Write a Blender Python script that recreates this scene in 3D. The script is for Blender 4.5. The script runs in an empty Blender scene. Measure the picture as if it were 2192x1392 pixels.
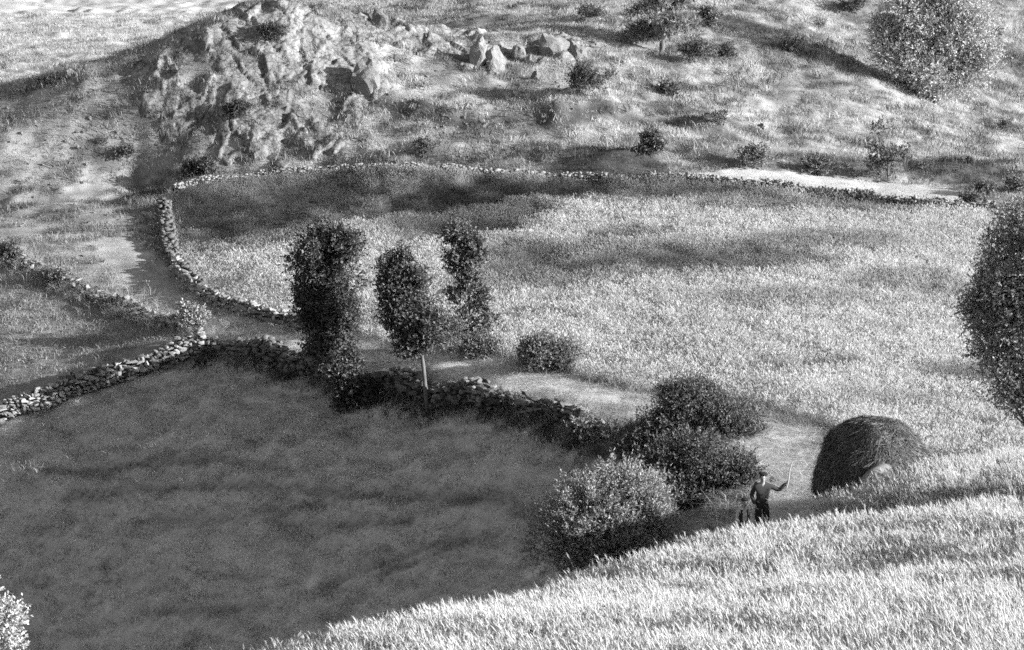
import bpy, bmesh, math, random
import numpy as np
from mathutils import Vector, Matrix, Euler

random.seed(7); rng = np.random.default_rng(7)
sc = bpy.context.scene
COL = sc.collection

# ------------------------------------------------------------------ camera, sky, sun, exposure
CAMZ = 27.0
PITCH = math.radians(14.5)
cam_d = bpy.data.cameras.new('camera'); cam = bpy.data.objects.new('camera', cam_d); COL.objects.link(cam)
cam_d.lens = 100.0; cam_d.sensor_width = 36.0; cam_d.clip_start = 0.5; cam_d.clip_end = 4000
cam.location = (0, 0, CAMZ); cam.rotation_euler = (math.pi / 2 - PITCH, 0, 0)
sc.camera = cam

SUN_EL = math.radians(16.3)
SUN_AZ = math.radians(-15.0)            # measured from +X (right) towards +Y (behind the scene)
SUN_H = np.array([math.cos(SUN_AZ), math.sin(SUN_AZ)])
world = bpy.data.worlds.new('World'); sc.world = world; world.use_nodes = True
wn = world.node_tree.nodes; wl = world.node_tree.links
sky = wn.new('ShaderNodeTexSky'); sky.sky_type = 'NISHITA'; sky.sun_disc = False
sky.sun_elevation = SUN_EL; sky.sun_rotation = math.pi / 2 - SUN_AZ
bw = wn.new('ShaderNodeRGBToBW')       # black and white film
wl.new(sky.outputs[0], bw.inputs[0]); wl.new(bw.outputs[0], wn['Background'].inputs[0])
wn['Background'].inputs[1].default_value = 0.085
sun_d = bpy.data.lights.new('sun', 'SUN'); sun_d.energy = 5.0; sun_d.angle = math.radians(0.6)
sun = bpy.data.objects.new('sun', sun_d); COL.objects.link(sun)
sdir = Vector((math.cos(SUN_EL) * SUN_H[0], math.cos(SUN_EL) * SUN_H[1], math.sin(SUN_EL)))
sun.rotation_euler = sdir.to_track_quat('Z', 'Y').to_euler(); sun.location = (60, 60, 90)

sc.view_settings.view_transform = 'Standard'; sc.view_settings.look = 'None'
sc.view_settings.exposure = 1.4; sc.view_settings.gamma = 1.0
sc.cycles.use_denoising = False      # the grain stands in for film grain
sc.cycles.filter_width = 1.6
sc.cycles.max_bounces = 3; sc.cycles.diffuse_bounces = 2; sc.cycles.transmission_bounces = 2
sc.cycles.use_adaptive_sampling = True; sc.cycles.adaptive_threshold = 0.03; sc.cycles.adaptive_min_samples = 16
sc.cycles.glossy_bounces = 1; sc.cycles.caustics_reflective = False; sc.cycles.caustics_refractive = False

# ------------------------------------------------------------------ helpers: photograph pixel + depth -> place
F = 100.0 / 36.0 * 2192
CP, SP = math.cos(PITCH), math.sin(PITCH)
def ray(px, py):
    xc = (px - 1096) / F; yc = -(py - 696) / F
    return np.array([xc, CP + yc * SP, -SP + yc * CP])
def at(px, py, Y, dz=0.0):
    d = ray(px, py); d = d / d[1]
    return np.array([d[0] * Y, Y, CAMZ + d[2] * Y + dz])
def ppm(Y, py=800):                    # photograph pixels per metre at depth Y
    return F / (Y * (CP - SP * at(0, py, 1.0, -CAMZ)[2]))
def proj(P):
    P = np.asarray(P, float); x = P[..., 0]; y = P[..., 1]; z = P[..., 2] - CAMZ
    c = y * CP - z * SP
    return np.stack([1096 + F * x / c, 696 - F * (y * SP + z * CP) / c], -1)

# numpy gradient-free lattice noise
def _h(ix, iy, iz, s):
    n = (ix.astype(np.int64) * 374761393 + iy.astype(np.int64) * 668265263 + iz.astype(np.int64) * 2147483647 + s * 1274126177) & 0xFFFFFFFF
    n = ((n ^ (n >> 13)) * 1274126177) & 0xFFFFFFFF
    n = ((n ^ (n >> 16)) * 2246822519) & 0xFFFFFFFF
    return ((n ^ (n >> 15)) & 0xFFFFFF) / float(0xFFFFFF)
def vnoise(x, y, z=None, seed=0):
    x = np.asarray(x, float); y = np.asarray(y, float); z = np.zeros_like(x) if z is None else np.asarray(z, float)
    xi, yi, zi = np.floor(x), np.floor(y), np.floor(z)
    fx, fy, fz = x - xi, y - yi, z - zi
    fx, fy, fz = [f * f * f * (f * (f * 6 - 15) + 10) for f in (fx, fy, fz)]
    r = 0
    for a in (0, 1):
        for b in (0, 1):
            for c in (0, 1):
                w = (fx if a else 1 - fx) * (fy if b else 1 - fy) * (fz if c else 1 - fz)
                r = r + w * _h(xi + a, yi + b, zi + c, seed)
    return r * 2 - 1
def fbm(x, y, z=None, o=4, seed=0, gain=0.5):
    r = 0; a = 1.0; t = 0
    for k in range(o):
        r = r + a * vnoise(x * 2 ** k + 17.3 * k, y * 2 ** k - 9.1 * k, None if z is None else z * 2 ** k, seed + k)
        t += a; a *= gain
    return r / t
def sstep(a, b, x):
    t = np.clip((x - a) / (b - a), 0, 1); return t * t * (3 - 2 * t)

def tag(o, label=None, cat=None, group=None, kind=None):
    for k, v in (('label', label), ('category', cat), ('group', group), ('kind', kind)):
        if v: o[k] = v
    return o
def mesh_np(name, V, Fc, mat=None, smooth=False):
    """V (n,3) array, Fc (m,k) int array"""
    V = np.ascontiguousarray(V, np.float32); Fc = np.ascontiguousarray(Fc, np.int32)
    me = bpy.data.meshes.new(name); k = Fc.shape[1]; m = len(Fc)
    me.vertices.add(len(V)); me.vertices.foreach_set('co', V.ravel())
    me.loops.add(m * k); me.loops.foreach_set('vertex_index', Fc.ravel())
    me.polygons.add(m); me.polygons.foreach_set('loop_start', np.arange(0, m * k, k, dtype=np.int32))
    me.polygons.foreach_set('loop_total', np.full(m, k, np.int32))
    if smooth: me.polygons.foreach_set('use_smooth', np.ones(m, bool))
    me.update(calc_edges=True)
    if mat: me.materials.append(mat)
    return me
def vattr(me, name, vals):
    a = me.attributes.new(name, 'FLOAT', 'POINT'); a.data.foreach_set('value', np.ascontiguousarray(vals, np.float32))
def obj(name, me, parent=None, loc=None):
    o = bpy.data.objects.new(name, me); COL.objects.link(o)
    if parent: o.parent = parent
    if loc is not None: o.location = [float(v) for v in loc]
    return o
def empty(name, loc, rz=0.0):
    e = bpy.data.objects.new(name, None); COL.objects.link(e); e.empty_display_size = 0.3
    e.location = [float(v) for v in loc]; e.rotation_euler.z = rz
    return e

# ------------------------------------------------------------------ materials (black and white: all neutral)
def new_mat(name):
    m = bpy.data.materials.new(name); m.use_nodes = True
    n = m.node_tree.nodes; l = m.node_tree.links
    return m, n, l, n['Principled BSDF']
def mth(n, l, op, a, b=None, clamp=False):
    q = n.new('ShaderNodeMath'); q.operation = op; q.use_clamp = clamp
    for i, v in enumerate((a, b)):
        if v is None: continue
        if hasattr(v, 'is_linked'): l.new(v, q.inputs[i])
        else: q.inputs[i].default_value = v
    return q.outputs[0]
def noise_node(n, l, scale, detail=4, rough=0.6, vec=None, dist=0):
    t = n.new('ShaderNodeTexNoise'); t.inputs['Scale'].default_value = scale; t.inputs['Detail'].default_value = detail
    t.inputs['Roughness'].default_value = rough; t.inputs['Distortion'].default_value = dist
    if vec is not None: l.new(vec, t.inputs['Vector'])
    return t.outputs[0]
def gray(n, l, v):
    c = n.new('ShaderNodeCombineColor')
    for i in range(3): l.new(v, c.inputs[i])
    return c.outputs[0]
def coords(n, l, scale=(1, 1, 1), kind='Object', rot=(0, 0, 0)):
    t = n.new('ShaderNodeTexCoord'); m = n.new('ShaderNodeMapping'); m.inputs['Scale'].default_value = scale
    m.inputs['Rotation'].default_value = rot
    l.new(t.outputs[kind], m.inputs[0]); return m.outputs[0]

def blade_mat(name, transl=0.35, var=0.35, attr=True, base=0.3, rough=0.7, spec=0.15):
    """leaf / blade: tone from the instance or vertex attribute, small per-leaf variation, light passes through"""
    m, n, l, p = new_mat(name)
    if attr:
        a = n.new('ShaderNodeAttribute'); a.attribute_type = attr; a.attribute_name = 'tone'; tone = a.outputs['Fac']
    else:
        v = n.new('ShaderNodeValue'); v.outputs[0].default_value = base; tone = v.outputs[0]
    g = n.new('ShaderNodeNewGeometry')
    k = mth(n, l, 'MULTIPLY_ADD', g.outputs['Random Per Island'], 2 * var); k.node.inputs[2].default_value = 1 - var
    tone = mth(n, l, 'MULTIPLY', tone, k)
    c = gray(n, l, tone); l.new(c, p.inputs['Base Color'])
    p.inputs['Roughness'].default_value = rough; p.inputs['Specular IOR Level'].default_value = spec
    t = n.new('ShaderNodeBsdfTranslucent'); l.new(c, t.inputs[0])
    mx = n.new('ShaderNodeMixShader'); mx.inputs[0].default_value = transl
    l.new(p.outputs[0], mx.inputs[1]); l.new(t.outputs[0], mx.inputs[2])
    l.new(mx.outputs[0], n['Material Output'].inputs[0])
    return m
def rock_mat(name, base=0.35, var=0.5, scale=3.0, bump=0.5, rnd=0.25, attr=None, cracks=0.0):
    m, n, l, p = new_mat(name)
    vec = coords(n, l)
    a = noise_node(n, l, scale, 8, 0.65, vec); b = noise_node(n, l, scale * 7, 5, 0.7, vec)
    v = mth(n, l, 'MULTIPLY_ADD', a, 1.6 * var); v.node.inputs[2].default_value = 1 - 0.8 * var
    w = mth(n, l, 'MULTIPLY_ADD', b, 0.8 * var); w.node.inputs[2].default_value = 1 - 0.4 * var
    v = mth(n, l, 'MULTIPLY', v, w)
    oi = n.new('ShaderNodeObjectInfo')
    r = mth(n, l, 'MULTIPLY_ADD', oi.outputs['Random'], 2 * rnd); r.node.inputs[2].default_value = 1 - rnd
    v = mth(n, l, 'MULTIPLY', v, r)
    if cracks:
        ds = n.new('ShaderNodeVectorMath'); ds.operation = 'MULTIPLY_ADD'
        nz_ = n.new('ShaderNodeTexNoise'); nz_.inputs['Scale'].default_value = 1.6; nz_.inputs['Detail'].default_value = 6; l.new(vec, nz_.inputs['Vector'])
        l.new(nz_.outputs['Color'], ds.inputs[0]); ds.inputs[1].default_value = (.9, .9, .9); l.new(vec, ds.inputs[2])
        for sc_, wd_ in ((cracks, .05), (cracks * 2.7, .07)):
            vo = n.new('ShaderNodeTexVoronoi'); vo.feature = 'DISTANCE_TO_EDGE'; vo.inputs['Scale'].default_value = sc_; l.new(ds.outputs[0], vo.inputs['Vector'])
            mr = n.new('ShaderNodeMapRange'); mr.inputs['From Min'].default_value = 0; mr.inputs['From Max'].default_value = wd_; mr.inputs['To Min'].default_value = .45; l.new(vo.outputs['Distance'], mr.inputs['Value'])
            v = mth(n, l, 'MULTIPLY', v, mr.outputs[0])
    if attr:
        at_ = n.new('ShaderNodeAttribute'); at_.attribute_name = attr
        v = mth(n, l, 'MULTIPLY', v, at_.outputs['Fac'])
    else:
        v = mth(n, l, 'MULTIPLY', v, base)
    l.new(gray(n, l, v), p.inputs['Base Color']); p.inputs['Roughness'].default_value = 0.92
    p.inputs['Specular IOR Level'].default_value = 0.2
    bp = n.new('ShaderNodeBump'); bp.inputs['Strength'].default_value = bump; bp.inputs['Distance'].default_value = 0.05
    l.new(b, bp.inputs['Height']); l.new(bp.outputs[0], p.inputs['Normal'])
    return m
def plain_mat(name, base, rough=0.85, scale=30, var=0.3, bump=0.3, spec=0.2, vscale=(1, 1, 1)):
    m, n, l, p = new_mat(name)
    a = noise_node(n, l, scale, 4, 0.6, coords(n, l, vscale))
    v = mth(n, l, 'MULTIPLY_ADD', a, 2 * var * base); v.node.inputs[2].default_value = base * (1 - var)
    l.new(gray(n, l, v), p.inputs['Base Color']); p.inputs['Roughness'].default_value = rough
    p.inputs['Specular IOR Level'].default_value = spec
    bp = n.new('ShaderNodeBump'); bp.inputs['Strength'].default_value = bump; bp.inputs['Distance'].default_value = 0.01
    l.new(a, bp.inputs['Height']); l.new(bp.outputs[0], p.inputs['Normal'])
    return m

# ------------------------------------------------------------------ terrain: one height sheet through surveyed points
WH = -0.95                             # the wheat hides the ground by its own height
CTRL_PIX = [
 # wheat hillside in front
 (2192,1392,37,WH),(1800,1392,38.5,WH),(1400,1392,40,WH),(1000,1392,43,WH),(620,1392,46,WH),(900,1330,51,WH),(1200,1250,58,WH),
 (1400,1200,63,WH),(1650,1140,70,WH),(1750,1070,72.3,WH),(1850,1035,73.6,WH),(1985,990,75.6,WH),(2192,975,78.5,WH),(2350,970,80,WH),(1760,1085,77.5,0),(1880,1080,77.8,0),(1890,1097,76.2,0),(1820,1100,76,0),(2000,1062,78.6,0),(1690,1100,78.5,0),
 (1800,1250,52,WH),(2192,1200,50,WH),(1900,1100,66,WH),(2350,1050,66,WH),(1500,1300,50,WH),(2400,1392,37,WH),
 # shaded meadow
 (450,775,107.4,0),(600,800,104.5,0),(740,865,101.4,0),(910,888,98.9,0),(1050,890,96.3,0),(1200,930,93.2,0),
 (0,905,105.8,0),(130,865,106.2,0),(250,832,106.5,0),(370,795,107,0),(100,1000,102.8,0),(-100,1000,105.3,0),(350,950,101.5,0),(600,1000,97,0),(850,1000,95,0),(1100,1000,91,0),
 (1000,1100,90.5,0),(0,1392,94,0),(300,1392,89.5,0),(600,1380,87.5,0),(1150,1200,87.5,0),(300,1200,94.5,0),(0,1200,99.5,0),(700,1200,91,0),(-200,1100,101.5,0),
 (-200,1392,95,0),(1200,1100,88.8,0),(1290,1255,76.5,0),
 # lane
 (380,640,113.4,0),(470,690,109.5,0),(600,722,106.5,0),(800,762,103,0),(1000,800,99.5,0),(1200,838,96,0),(1400,872,93,0),
 (1560,905,90,0),(1690,960,86.5,0),(1700,1040,81.5,0),(1640,1152,76,0),(1560,1150,76.5,0),
 # lane edge over the retaining wall
 (450,716,108.2,0),(600,748,105.2,0),(740,782,102.2,0),(910,808,99.7,0),(1050,838,97.0,0),(1230,888,93.9,0),(1330,905,92,0),(1450,960,87,0),(1480,1100,80.5,0),
 # left field and its upper wall
 (0,870,107,0),(200,750,109.5,0),(0,700,112,0),(330,740,108.5,0),(0,565,119,0),(110,615,116.5,0),(210,655,114.2,0),(300,690,111.8,0),(400,712,109.6,0),
 (0,530,120.3,0),(110,583,117.8,0),(210,630,115.3,0),(300,662,112.7,0),(-200,500,124,0),(-200,750,114,0),
 # grazed slope on the left
 (330,600,115.8,0),(250,520,121.6,0),(170,450,127.6,0),(0,440,131,0),(100,500,124.5,0),(335,470,125.8,0),(325,560,118.4,0),(300,400,134,0),(-200,420,133,0),
 # hay field
 (500,600,114.8,0),(660,682,108.8,0),(400,560,119.3,0),(900,735,104.1,0),(1300,790,99.1,0),(750,712,106.3,0),(1500,845,95,0),(1700,850,92.5,0),(1780,905,89.5,0),(2000,940,88.5,0),(2192,920,89,0),
 (2192,700,104,0),(2100,470,121,0),(1500,405,126,0),(1000,385,129,0),(700,382,131,0),(400,415,129,0),(1300,600,111,0),(700,520,119.5,0),(1000,520,119,0),
 (1700,600,110,0),(1900,540,115,0),(2350,600,113,0),(2350,900,92,0),
 # slope behind the field
 (450,362,133,0),(600,330,133.6,0),(700,290,134.3,0),(900,310,132.6,0),(1100,300,133,0),(1200,352,131,0),(1500,382,128,0),(1900,392,130,0),(2100,432,125,0),
 (850,235,135.5,0),(1000,258,134.6,0),(1200,258,134.6,0),(1300,256,135,0),(900,200,138.2,0),(1000,220,136.6,0),(1250,200,137.5,0),
 (900,60,146,0),(1000,90,145,0),(1100,112,143.5,0),(1250,150,141,0),(1350,140,143,0),(1450,205,140,0),(1550,275,136,0),(1600,305,133.7,0),
 # rocky knoll
 (620,14,141,0),(450,58,139.2,0),(490,30,140.2,0),(540,20,141,0),(700,22,142.3,0),(800,30,143.6,0),(760,26,143,0),(830,110,141,0),(780,195,137,0),(440,115,138.4,0),
 (350,185,136.6,0),(320,262,135.2,0),(420,290,134.6,0),(620,200,136.4,0),(620,100,139,0),(500,200,136.2,0),(500,100,138.6,0),(700,200,136.6,0),
 (180,168,137.5,0),(100,208,137.3,0),(0,222,137.8,0),(250,142,138.8,0),(350,105,139.3,0),(100,350,134.2,0),(200,280,135.3,0),(0,330,134.6,0),(-200,260,138.5,0),
 # behind the knoll, far plain
 (0,180,160,0),(180,120,165,0),(350,60,185,0),(0,80,180,0),(0,0,200,0),(250,0,203,0),(500,0,203,0),(-250,100,180,0),
 # upper hillside
 (1000,40,160,0),(1000,0,172,0),(1250,20,158,0),(1100,58,150,0),(1420,112,148,0),(1600,0,165,0),(1700,100,152,0),(1850,150,150,0),(1520,130,146,0),
 (1850,0,175,0),(2192,0,185,0),(2192,100,168,0),(2192,200,156,0),(2000,217,150,0),(2192,330,141,0),(1700,260,142,0),(1650,330,134,0),(1900,300,140,0),(2350,200,158,0),(2350,400,130,0),
]
CTRL = [at(*c) for c in CTRL_PIX]
CTRL += [np.array(p, float) + (0, 0, CAMZ) for p in [
 (0,0,-2.6),(-30,0,-4),(30,0,-2),(60,0,-2),(0,20,-10.0),(12,20,-9.2),(-12,22,-13),(30,30,-11),(-10,48,-22.5),(-6,56,-25),(-3,62,-27),(0,68,-28.5),(2.6,75.5,-27.2),(4.2,76,-26.6),(1.0,76,-28.4),
 (-10,75,-36),(-25,80,-38.5),(-2,78,-32),(-30,50,-32),(-60,70,-42),(-60,110,-34),(-60,150,-30),(14.5,80,-26.0),(20,81,-26),(30,85,-25.8),(60,90,-25),(60,130,-27),(60,40,-10),
 (-7.5,151,-24.5),(-12,152,-26),(-18,152,-27.5),(-2,153,-23.7),(60,180,-26),(-60,220,-28),(0,230,-22),(60,230,-23),(-60,300,-16),(0,300,-10),(60,300,-12),
 (-300,0,-10),(-300,150,-40),(-300,350,-10),(300,0,-5),(300,150,-28),(300,350,-12),(0,500,25),(-300,600,30),(300,600,25),(0,900,90),(-900,900,90),(900,900,80),(-900,0,-10),(900,0,-20),(0,-300,20),(-900,-300,10),(900,-300,10)]]
CTRL = np.array(CTRL)
def rbf_fit(P):
    n = len(P); S = 100.0; X = P[:, :2] / S
    A = np.zeros((n + 3, n + 3)); A[:n, :n] = np.linalg.norm(X[:, None] - X[None], axis=2)
    A[:n, n] = 1; A[:n, n + 1:] = X; A[n, :n] = 1; A[n + 1:, :n] = X.T
    w = np.linalg.solve(A, np.r_[P[:, 2], 0, 0, 0]); return X, w, S
RX, RW, RS = rbf_fit(CTRL)
def rbf(x, y):
    q = np.stack([x.ravel() / RS, y.ravel() / RS], 1); out = np.empty(len(q)); n = len(RX)
    for i in range(0, len(q), 40000):
        c = q[i:i + 40000]; d = np.sqrt((c[:, 0:1] - RX[:, 0]) ** 2 + (c[:, 1:2] - RX[:, 1]) ** 2)
        out[i:i + 40000] = d @ RW[:n] + RW[n] + c @ RW[n + 1:]
    return out.reshape(x.shape)
def axis(a, b, step, lo, hi):
    core = np.arange(a, b + 1e-6, step); out = list(core); s = step; v = core[-1]
    while v < hi: s *= 1.35; v += s; out.append(v)
    s = step; v = core[0]; pre = []
    while v > lo: s *= 1.35; v -= s; pre.append(v)
    return np.array(pre[::-1] + out)
GX = axis(-34, 40, 0.22, -1000, 1000); GY = axis(34, 200, 0.25, -300, 1000)
XX, YY = np.meshgrid(GX, GY)
ZZ = rbf(XX, YY)
def blur(Z, k):
    for _ in range(k):
        Zp = np.pad(Z, 1, mode='edge')
        Z = (Zp[:-2, 1:-1] + Zp[2:, 1:-1] + Zp[1:-1, :-2] + Zp[1:-1, 2:] + 4 * Zp[1:-1, 1:-1]) / 8
    return Z
ZZ = blur(ZZ, 3)

def lerp_grid(G, x, y):
    x = np.asarray(x, float); y = np.asarray(y, float)
    i = np.clip(np.searchsorted(GX, x) - 1, 0, len(GX) - 2); j = np.clip(np.searchsorted(GY, y) - 1, 0, len(GY) - 2)
    u = np.clip((x - GX[i]) / (GX[i + 1] - GX[i]), 0, 1); v = np.clip((y - GY[j]) / (GY[j + 1] - GY[j]), 0, 1)
    return (G[j, i] * (1 - u) + G[j, i + 1] * u) * (1 - v) + (G[j + 1, i] * (1 - u) + G[j + 1, i + 1] * u) * v
def seg_dist(x, y, pts):
    """distance to a polyline, and the position along it"""
    best = np.full(np.shape(x), 1e9); pos = np.zeros(np.shape(x)); acc = 0.0
    for a, b in zip(pts[:-1], pts[1:]):
        d = b[:2] - a[:2]; L = np.hypot(*d); t = np.clip(((x - a[0]) * d[0] + (y - a[1]) * d[1]) / L ** 2, 0, 1)
        q = np.hypot(x - a[0] - t * d[0], y - a[1] - t * d[1]); s = q < best
        best = np.where(s, q, best); pos = np.where(s, acc + t * L, pos); acc += L
    return best, pos
def inside(x, y, poly):
    r = np.zeros(np.shape(x), bool); n = len(poly)
    for k in range(n):
        x1, y1 = poly[k][:2]; x2, y2 = poly[(k + 1) % n][:2]
        c = (y1 > y) != (y2 > y)
        r ^= c & (x < (x2 - x1) * (y - y1) / (y2 - y1 + 1e-12) + x1)
    return r
def spline(pts, n):
    """Catmull-Rom through points"""
    P = np.array(pts, float); P = np.vstack([2 * P[0] - P[1], P, 2 * P[-1] - P[-2]]); out = []
    for i in range(1, len(P) - 2):
        t = np.linspace(0, 1, n, endpoint=False)[:, None]; a, b, c, d = P[i - 1:i + 3]
        out.append(0.5 * ((2 * b) + (c - a) * t + (2 * a - 5 * b + 4 * c - d) * t ** 2 + (3 * b - a - 3 * c + d) * t ** 3))
    return np.vstack(out + [P[-2:-1]])

LANE = spline([at(*p) for p in [(250,520,121.6),(330,598,115.9),(395,650,112.8),(480,694,109.3),(600,722,106.6),(800,762,103),(1000,800,99.5),(1200,842,96),(1400,876,93),(1560,908,90),(1685,965,86.3),(1700,1040,81.5),(1650,1140,76.5),(1560,1230,71.5)]], 8)
EDGE_W = [at(*p) for p in [(420,1440,45),(520,1400,47),(860,1336,51.5),(1200,1250,58),(1400,1200,63),(1650,1140,70),(1750,1070,72.3),(1850,1035,73.6),(1985,990,75.6),(2192,975,78.5),(2600,960,81)]]
WHEAT = EDGE_W + [np.array([40, 81, 0]), np.array([40, 20, 0]), np.array([-3, 20, 0])]
FIELD = [at(*p) for p in [(352,455,127.3),(372,520,121.5),(395,575,117),(470,630,112.6),(560,668,109.8),(650,705,107.5),(800,726,105.0),(1000,760,101.8),(1200,796,98.5),(1400,832,95.3),(1560,866,92.8),(1700,895,90.2),(1790,915,88.8),(1900,960,86),(2192,965,84.5),(2600,950,85),(2600,480,121),(2100,458,122),(1500,400,126.6),(1000,383,129.4),(700,379,131.3),(480,393,131),(380,420,129.3)]]
MEADOW = [at(*p) for p in [(-400,1000,105.6),(0,895,106.1),(250,815,106.9),(450,775,107.4),(600,800,104.5),(740,865,101.4),(910,888,98.9),(1050,890,96.3),(1200,930,93.2),(1300,1000,89.5),(1350,1150,86)]] + [np.array(p, float) for p in [(2,78,0),(-8,74,0),(-40,74,0)]]
LEFTF = [at(*p) for p in [(-300,900,106.2),(0,893,106.2),(250,812,107.0),(400,750,108.0),(400,712,109.6),(300,690,111.8),(210,655,114.2),(110,615,116.5),(0,565,119),(-300,480,124)]]
STRIP = [at(*p) for p in [(1440,385,128),(1560,372,129.6),(1800,385,130.4),(2000,405,129.5),(2130,436,125.5),(2100,446,123.6),(1800,428,125.6),(1600,412,126.4)]]

def hit_(px, py):
    d = ray(px, py); d = d / d[1]; Y = np.arange(80.0, 115, 0.1); g = lerp_grid(ZZ, d[0] * Y, Y) - (CAMZ + d[2] * Y); k = np.argmax(g > 0)
    return np.array([d[0] * Y[k], Y[k], 0.0])
# lane: levelled, two ruts, soft crown; broad rolling and hummocks elsewhere
dl, pl = seg_dist(XX, YY, LANE)
lane_w = 1.45
on_lane = 1 - sstep(lane_w * 0.8, lane_w * 1.5, dl)
meadow_m = inside(XX, YY, MEADOW); field_m = inside(XX, YY, FIELD); wheat_m = inside(XX, YY, WHEAT); left_m = inside(XX, YY, LEFTF); strip_m = inside(XX, YY, STRIP)
core = (XX > -40) & (XX < 46) & (YY > 30) & (YY < 220)
hill_m = core & ~(meadow_m | field_m | wheat_m | left_m | strip_m) & (dl > 1.6)
hill_f = sstep(126, 131, YY) * hill_m
N1 = fbm(XX * 0.9, YY * 0.9, o=2, seed=3); N2 = fbm(XX * 1.5, YY * 1.5, o=1, seed=9); N3 = fbm(XX * 0.25, YY * 0.35, o=3, seed=5)
ZZ = ZZ + core * (0.05 * N1 * (1 - on_lane)) + hill_f * (0.12 * N1 + 0.06 * N2 + 0.25 * N3) + meadow_m * (0.07 * N2 + 0.05 * N1)
ZZ = ZZ + on_lane * (-0.025 * np.exp(-((dl - 0.65) / 0.25) ** 2) + 0.02 * N2)
# scythe swathes across the shaded meadow
mu = XX * 0.54 + YY * 0.84; nu = XX * 0.84 - YY * 0.54; STK = fbm(mu * 5.5, nu * .55, o=4, seed=23, gain=.65)
ZZ = ZZ + meadow_m * (0.02 * np.sin(mu * 5.2 + 2.4 * fbm(XX * 0.25, YY * 0.25, seed=21)) * sstep(86, 92, YY) + .05 * STK)
TRACKS = [[hit_(*q) for q in t_] for t_ in ([(690,1255),(860,1190),(1000,1145)],[(820,1225),(950,1180),(1060,1140)],[(340,1315),(450,1308),(560,1303)],[(150,1055),(500,1040),(800,1062),(1100,1078)],[(550,1092),(850,1062),(1150,1108)],[(100,1010),(380,990),(620,1005)],[(300,1120),(600,1130),(880,1118)])]
def groove(x, y):
    g_ = np.zeros(np.shape(x))
    for t_ in TRACKS:
        d_, _ = seg_dist(x, y, spline(t_, 5)); g_ = np.maximum(g_, np.exp(-((d_ + .10 * fbm(x * 2, y * 2, o=2, seed=29)) / .20) ** 2))
    return g_
GROOVE = np.zeros(XX.shape); mm_ = meadow_m & core; GROOVE[mm_] = groove(XX[mm_], YY[mm_]); ZZ = ZZ - .06 * GROOVE
# earth ledge behind the field (terrace lip) and dark mound
LEDGE = spline([at(*p) for p in [(790,225,136),(850,236,135.5),(1000,259,134.6),(1200,259,134.6),(1310,256,135),(1420,275,134.9),(1560,300,134)]], 6)
dle, _ = seg_dist(XX, YY, LEDGE)
side = lerp_grid(ZZ, XX, YY)
lip = np.exp(-(np.maximum(dle - 0.2, 0) / 1.3) ** 2) * sstep(-.15, .65, YY - np.interp(XX, LEDGE[:, 0], LEDGE[:, 1]) + .25 * N1) * (XX > LEDGE[0, 0]) * (XX < LEDGE[-1, 0])
ZZ = ZZ + 0.6 * lip * (0.8 + 0.5 * N1)
def bump(px, py, Y, rx, ry, h, pw=1.0):
    global ZZ
    c = at(px, py, Y); q = ((XX - c[0]) / rx) ** 2 + ((YY - c[1]) / ry) ** 2
    ZZ = ZZ + h * np.exp(-q ** pw)
bump(1310, 345, 130.2, 2.6, 1.3, 0.6, 1.1)
bump(1180, 325, 131.5, 1.5, 0.8, 0.4)
bump(870, 345, 131.6, 2.2, 0.5, 0.35); bump(915, 310, 132.4, 0.8, 0.5, 0.4); bump(1040, 318, 132.4, 2.0, 0.5, 0.3)
bump(2000, 360, 132.5, 4.5, 1.0, 0.7); bump(1480, 245, 137.5, 3.0, 0.8, 0.4)
bump(1900, 35, 168, 5, 2.0, 1.3); bump(1010, 42, 158, 2.5, 1.0, 0.5); bump(1750, 8, 166, 4, 1.5, 0.9)
def height(x, y): return lerp_grid(ZZ, x, y)
def hit(px, py, y0=34.0, y1=230.0):
    """where the line of sight through that pixel meets the ground"""
    d = ray(px, py); d = d / d[1]; Y = np.arange(y0, y1, 0.1)
    g = height(d[0] * Y, Y) - (CAMZ + d[2] * Y); k = np.argmax(g > 0)
    return np.array([d[0] * Y[k], Y[k], CAMZ + d[2] * Y[k]])
def on_ground(px, Y):
    x = (px - 1096) / F * Y * 1.034
    for _ in range(3):
        z = float(height(x, Y)); c = Y * CP - (z - CAMZ) * SP; x = (px - 1096) / F * c
    return np.array([x, Y, float(height(x, Y))])

# ------------------------------------------------------------------ colour of the ground cover (albedo)
def patch(x, y, px, py, rx, ry, Y=None):
    """soft patch of other grass: centre where that pixel meets the ground, half sizes in metres"""
    c = hit(px, py) if Y is None else on_ground(px, Y)
    w = 0.35 * fbm(x * 0.8, y * 0.8, o=3, seed=31)
    q = np.sqrt(((x - c[0]) / rx) ** 2 + ((y - c[1]) / ry) ** 2) + w
    return 1 - sstep(0.6, 1.25, q)
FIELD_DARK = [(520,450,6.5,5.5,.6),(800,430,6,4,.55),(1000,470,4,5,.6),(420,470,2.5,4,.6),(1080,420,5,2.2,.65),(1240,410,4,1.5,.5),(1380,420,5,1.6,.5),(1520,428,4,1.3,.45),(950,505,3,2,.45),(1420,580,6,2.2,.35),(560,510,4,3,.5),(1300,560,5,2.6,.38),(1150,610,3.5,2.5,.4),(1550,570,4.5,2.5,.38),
              (1750,530,4,2,.4),(1340,515,2.0,1.0,.45),(1700,795,2.0,.45,.75),(1950,620,3,2,.3),(2000,440,4,1.5,.5),(1750,450,6,1.5,.45),(2060,820,1.8,1.2,.5),(1900,870,2.5,1.0,.2),(1090,560,2,3,.4),(1660,655,5,1.4,.25)]
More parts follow.
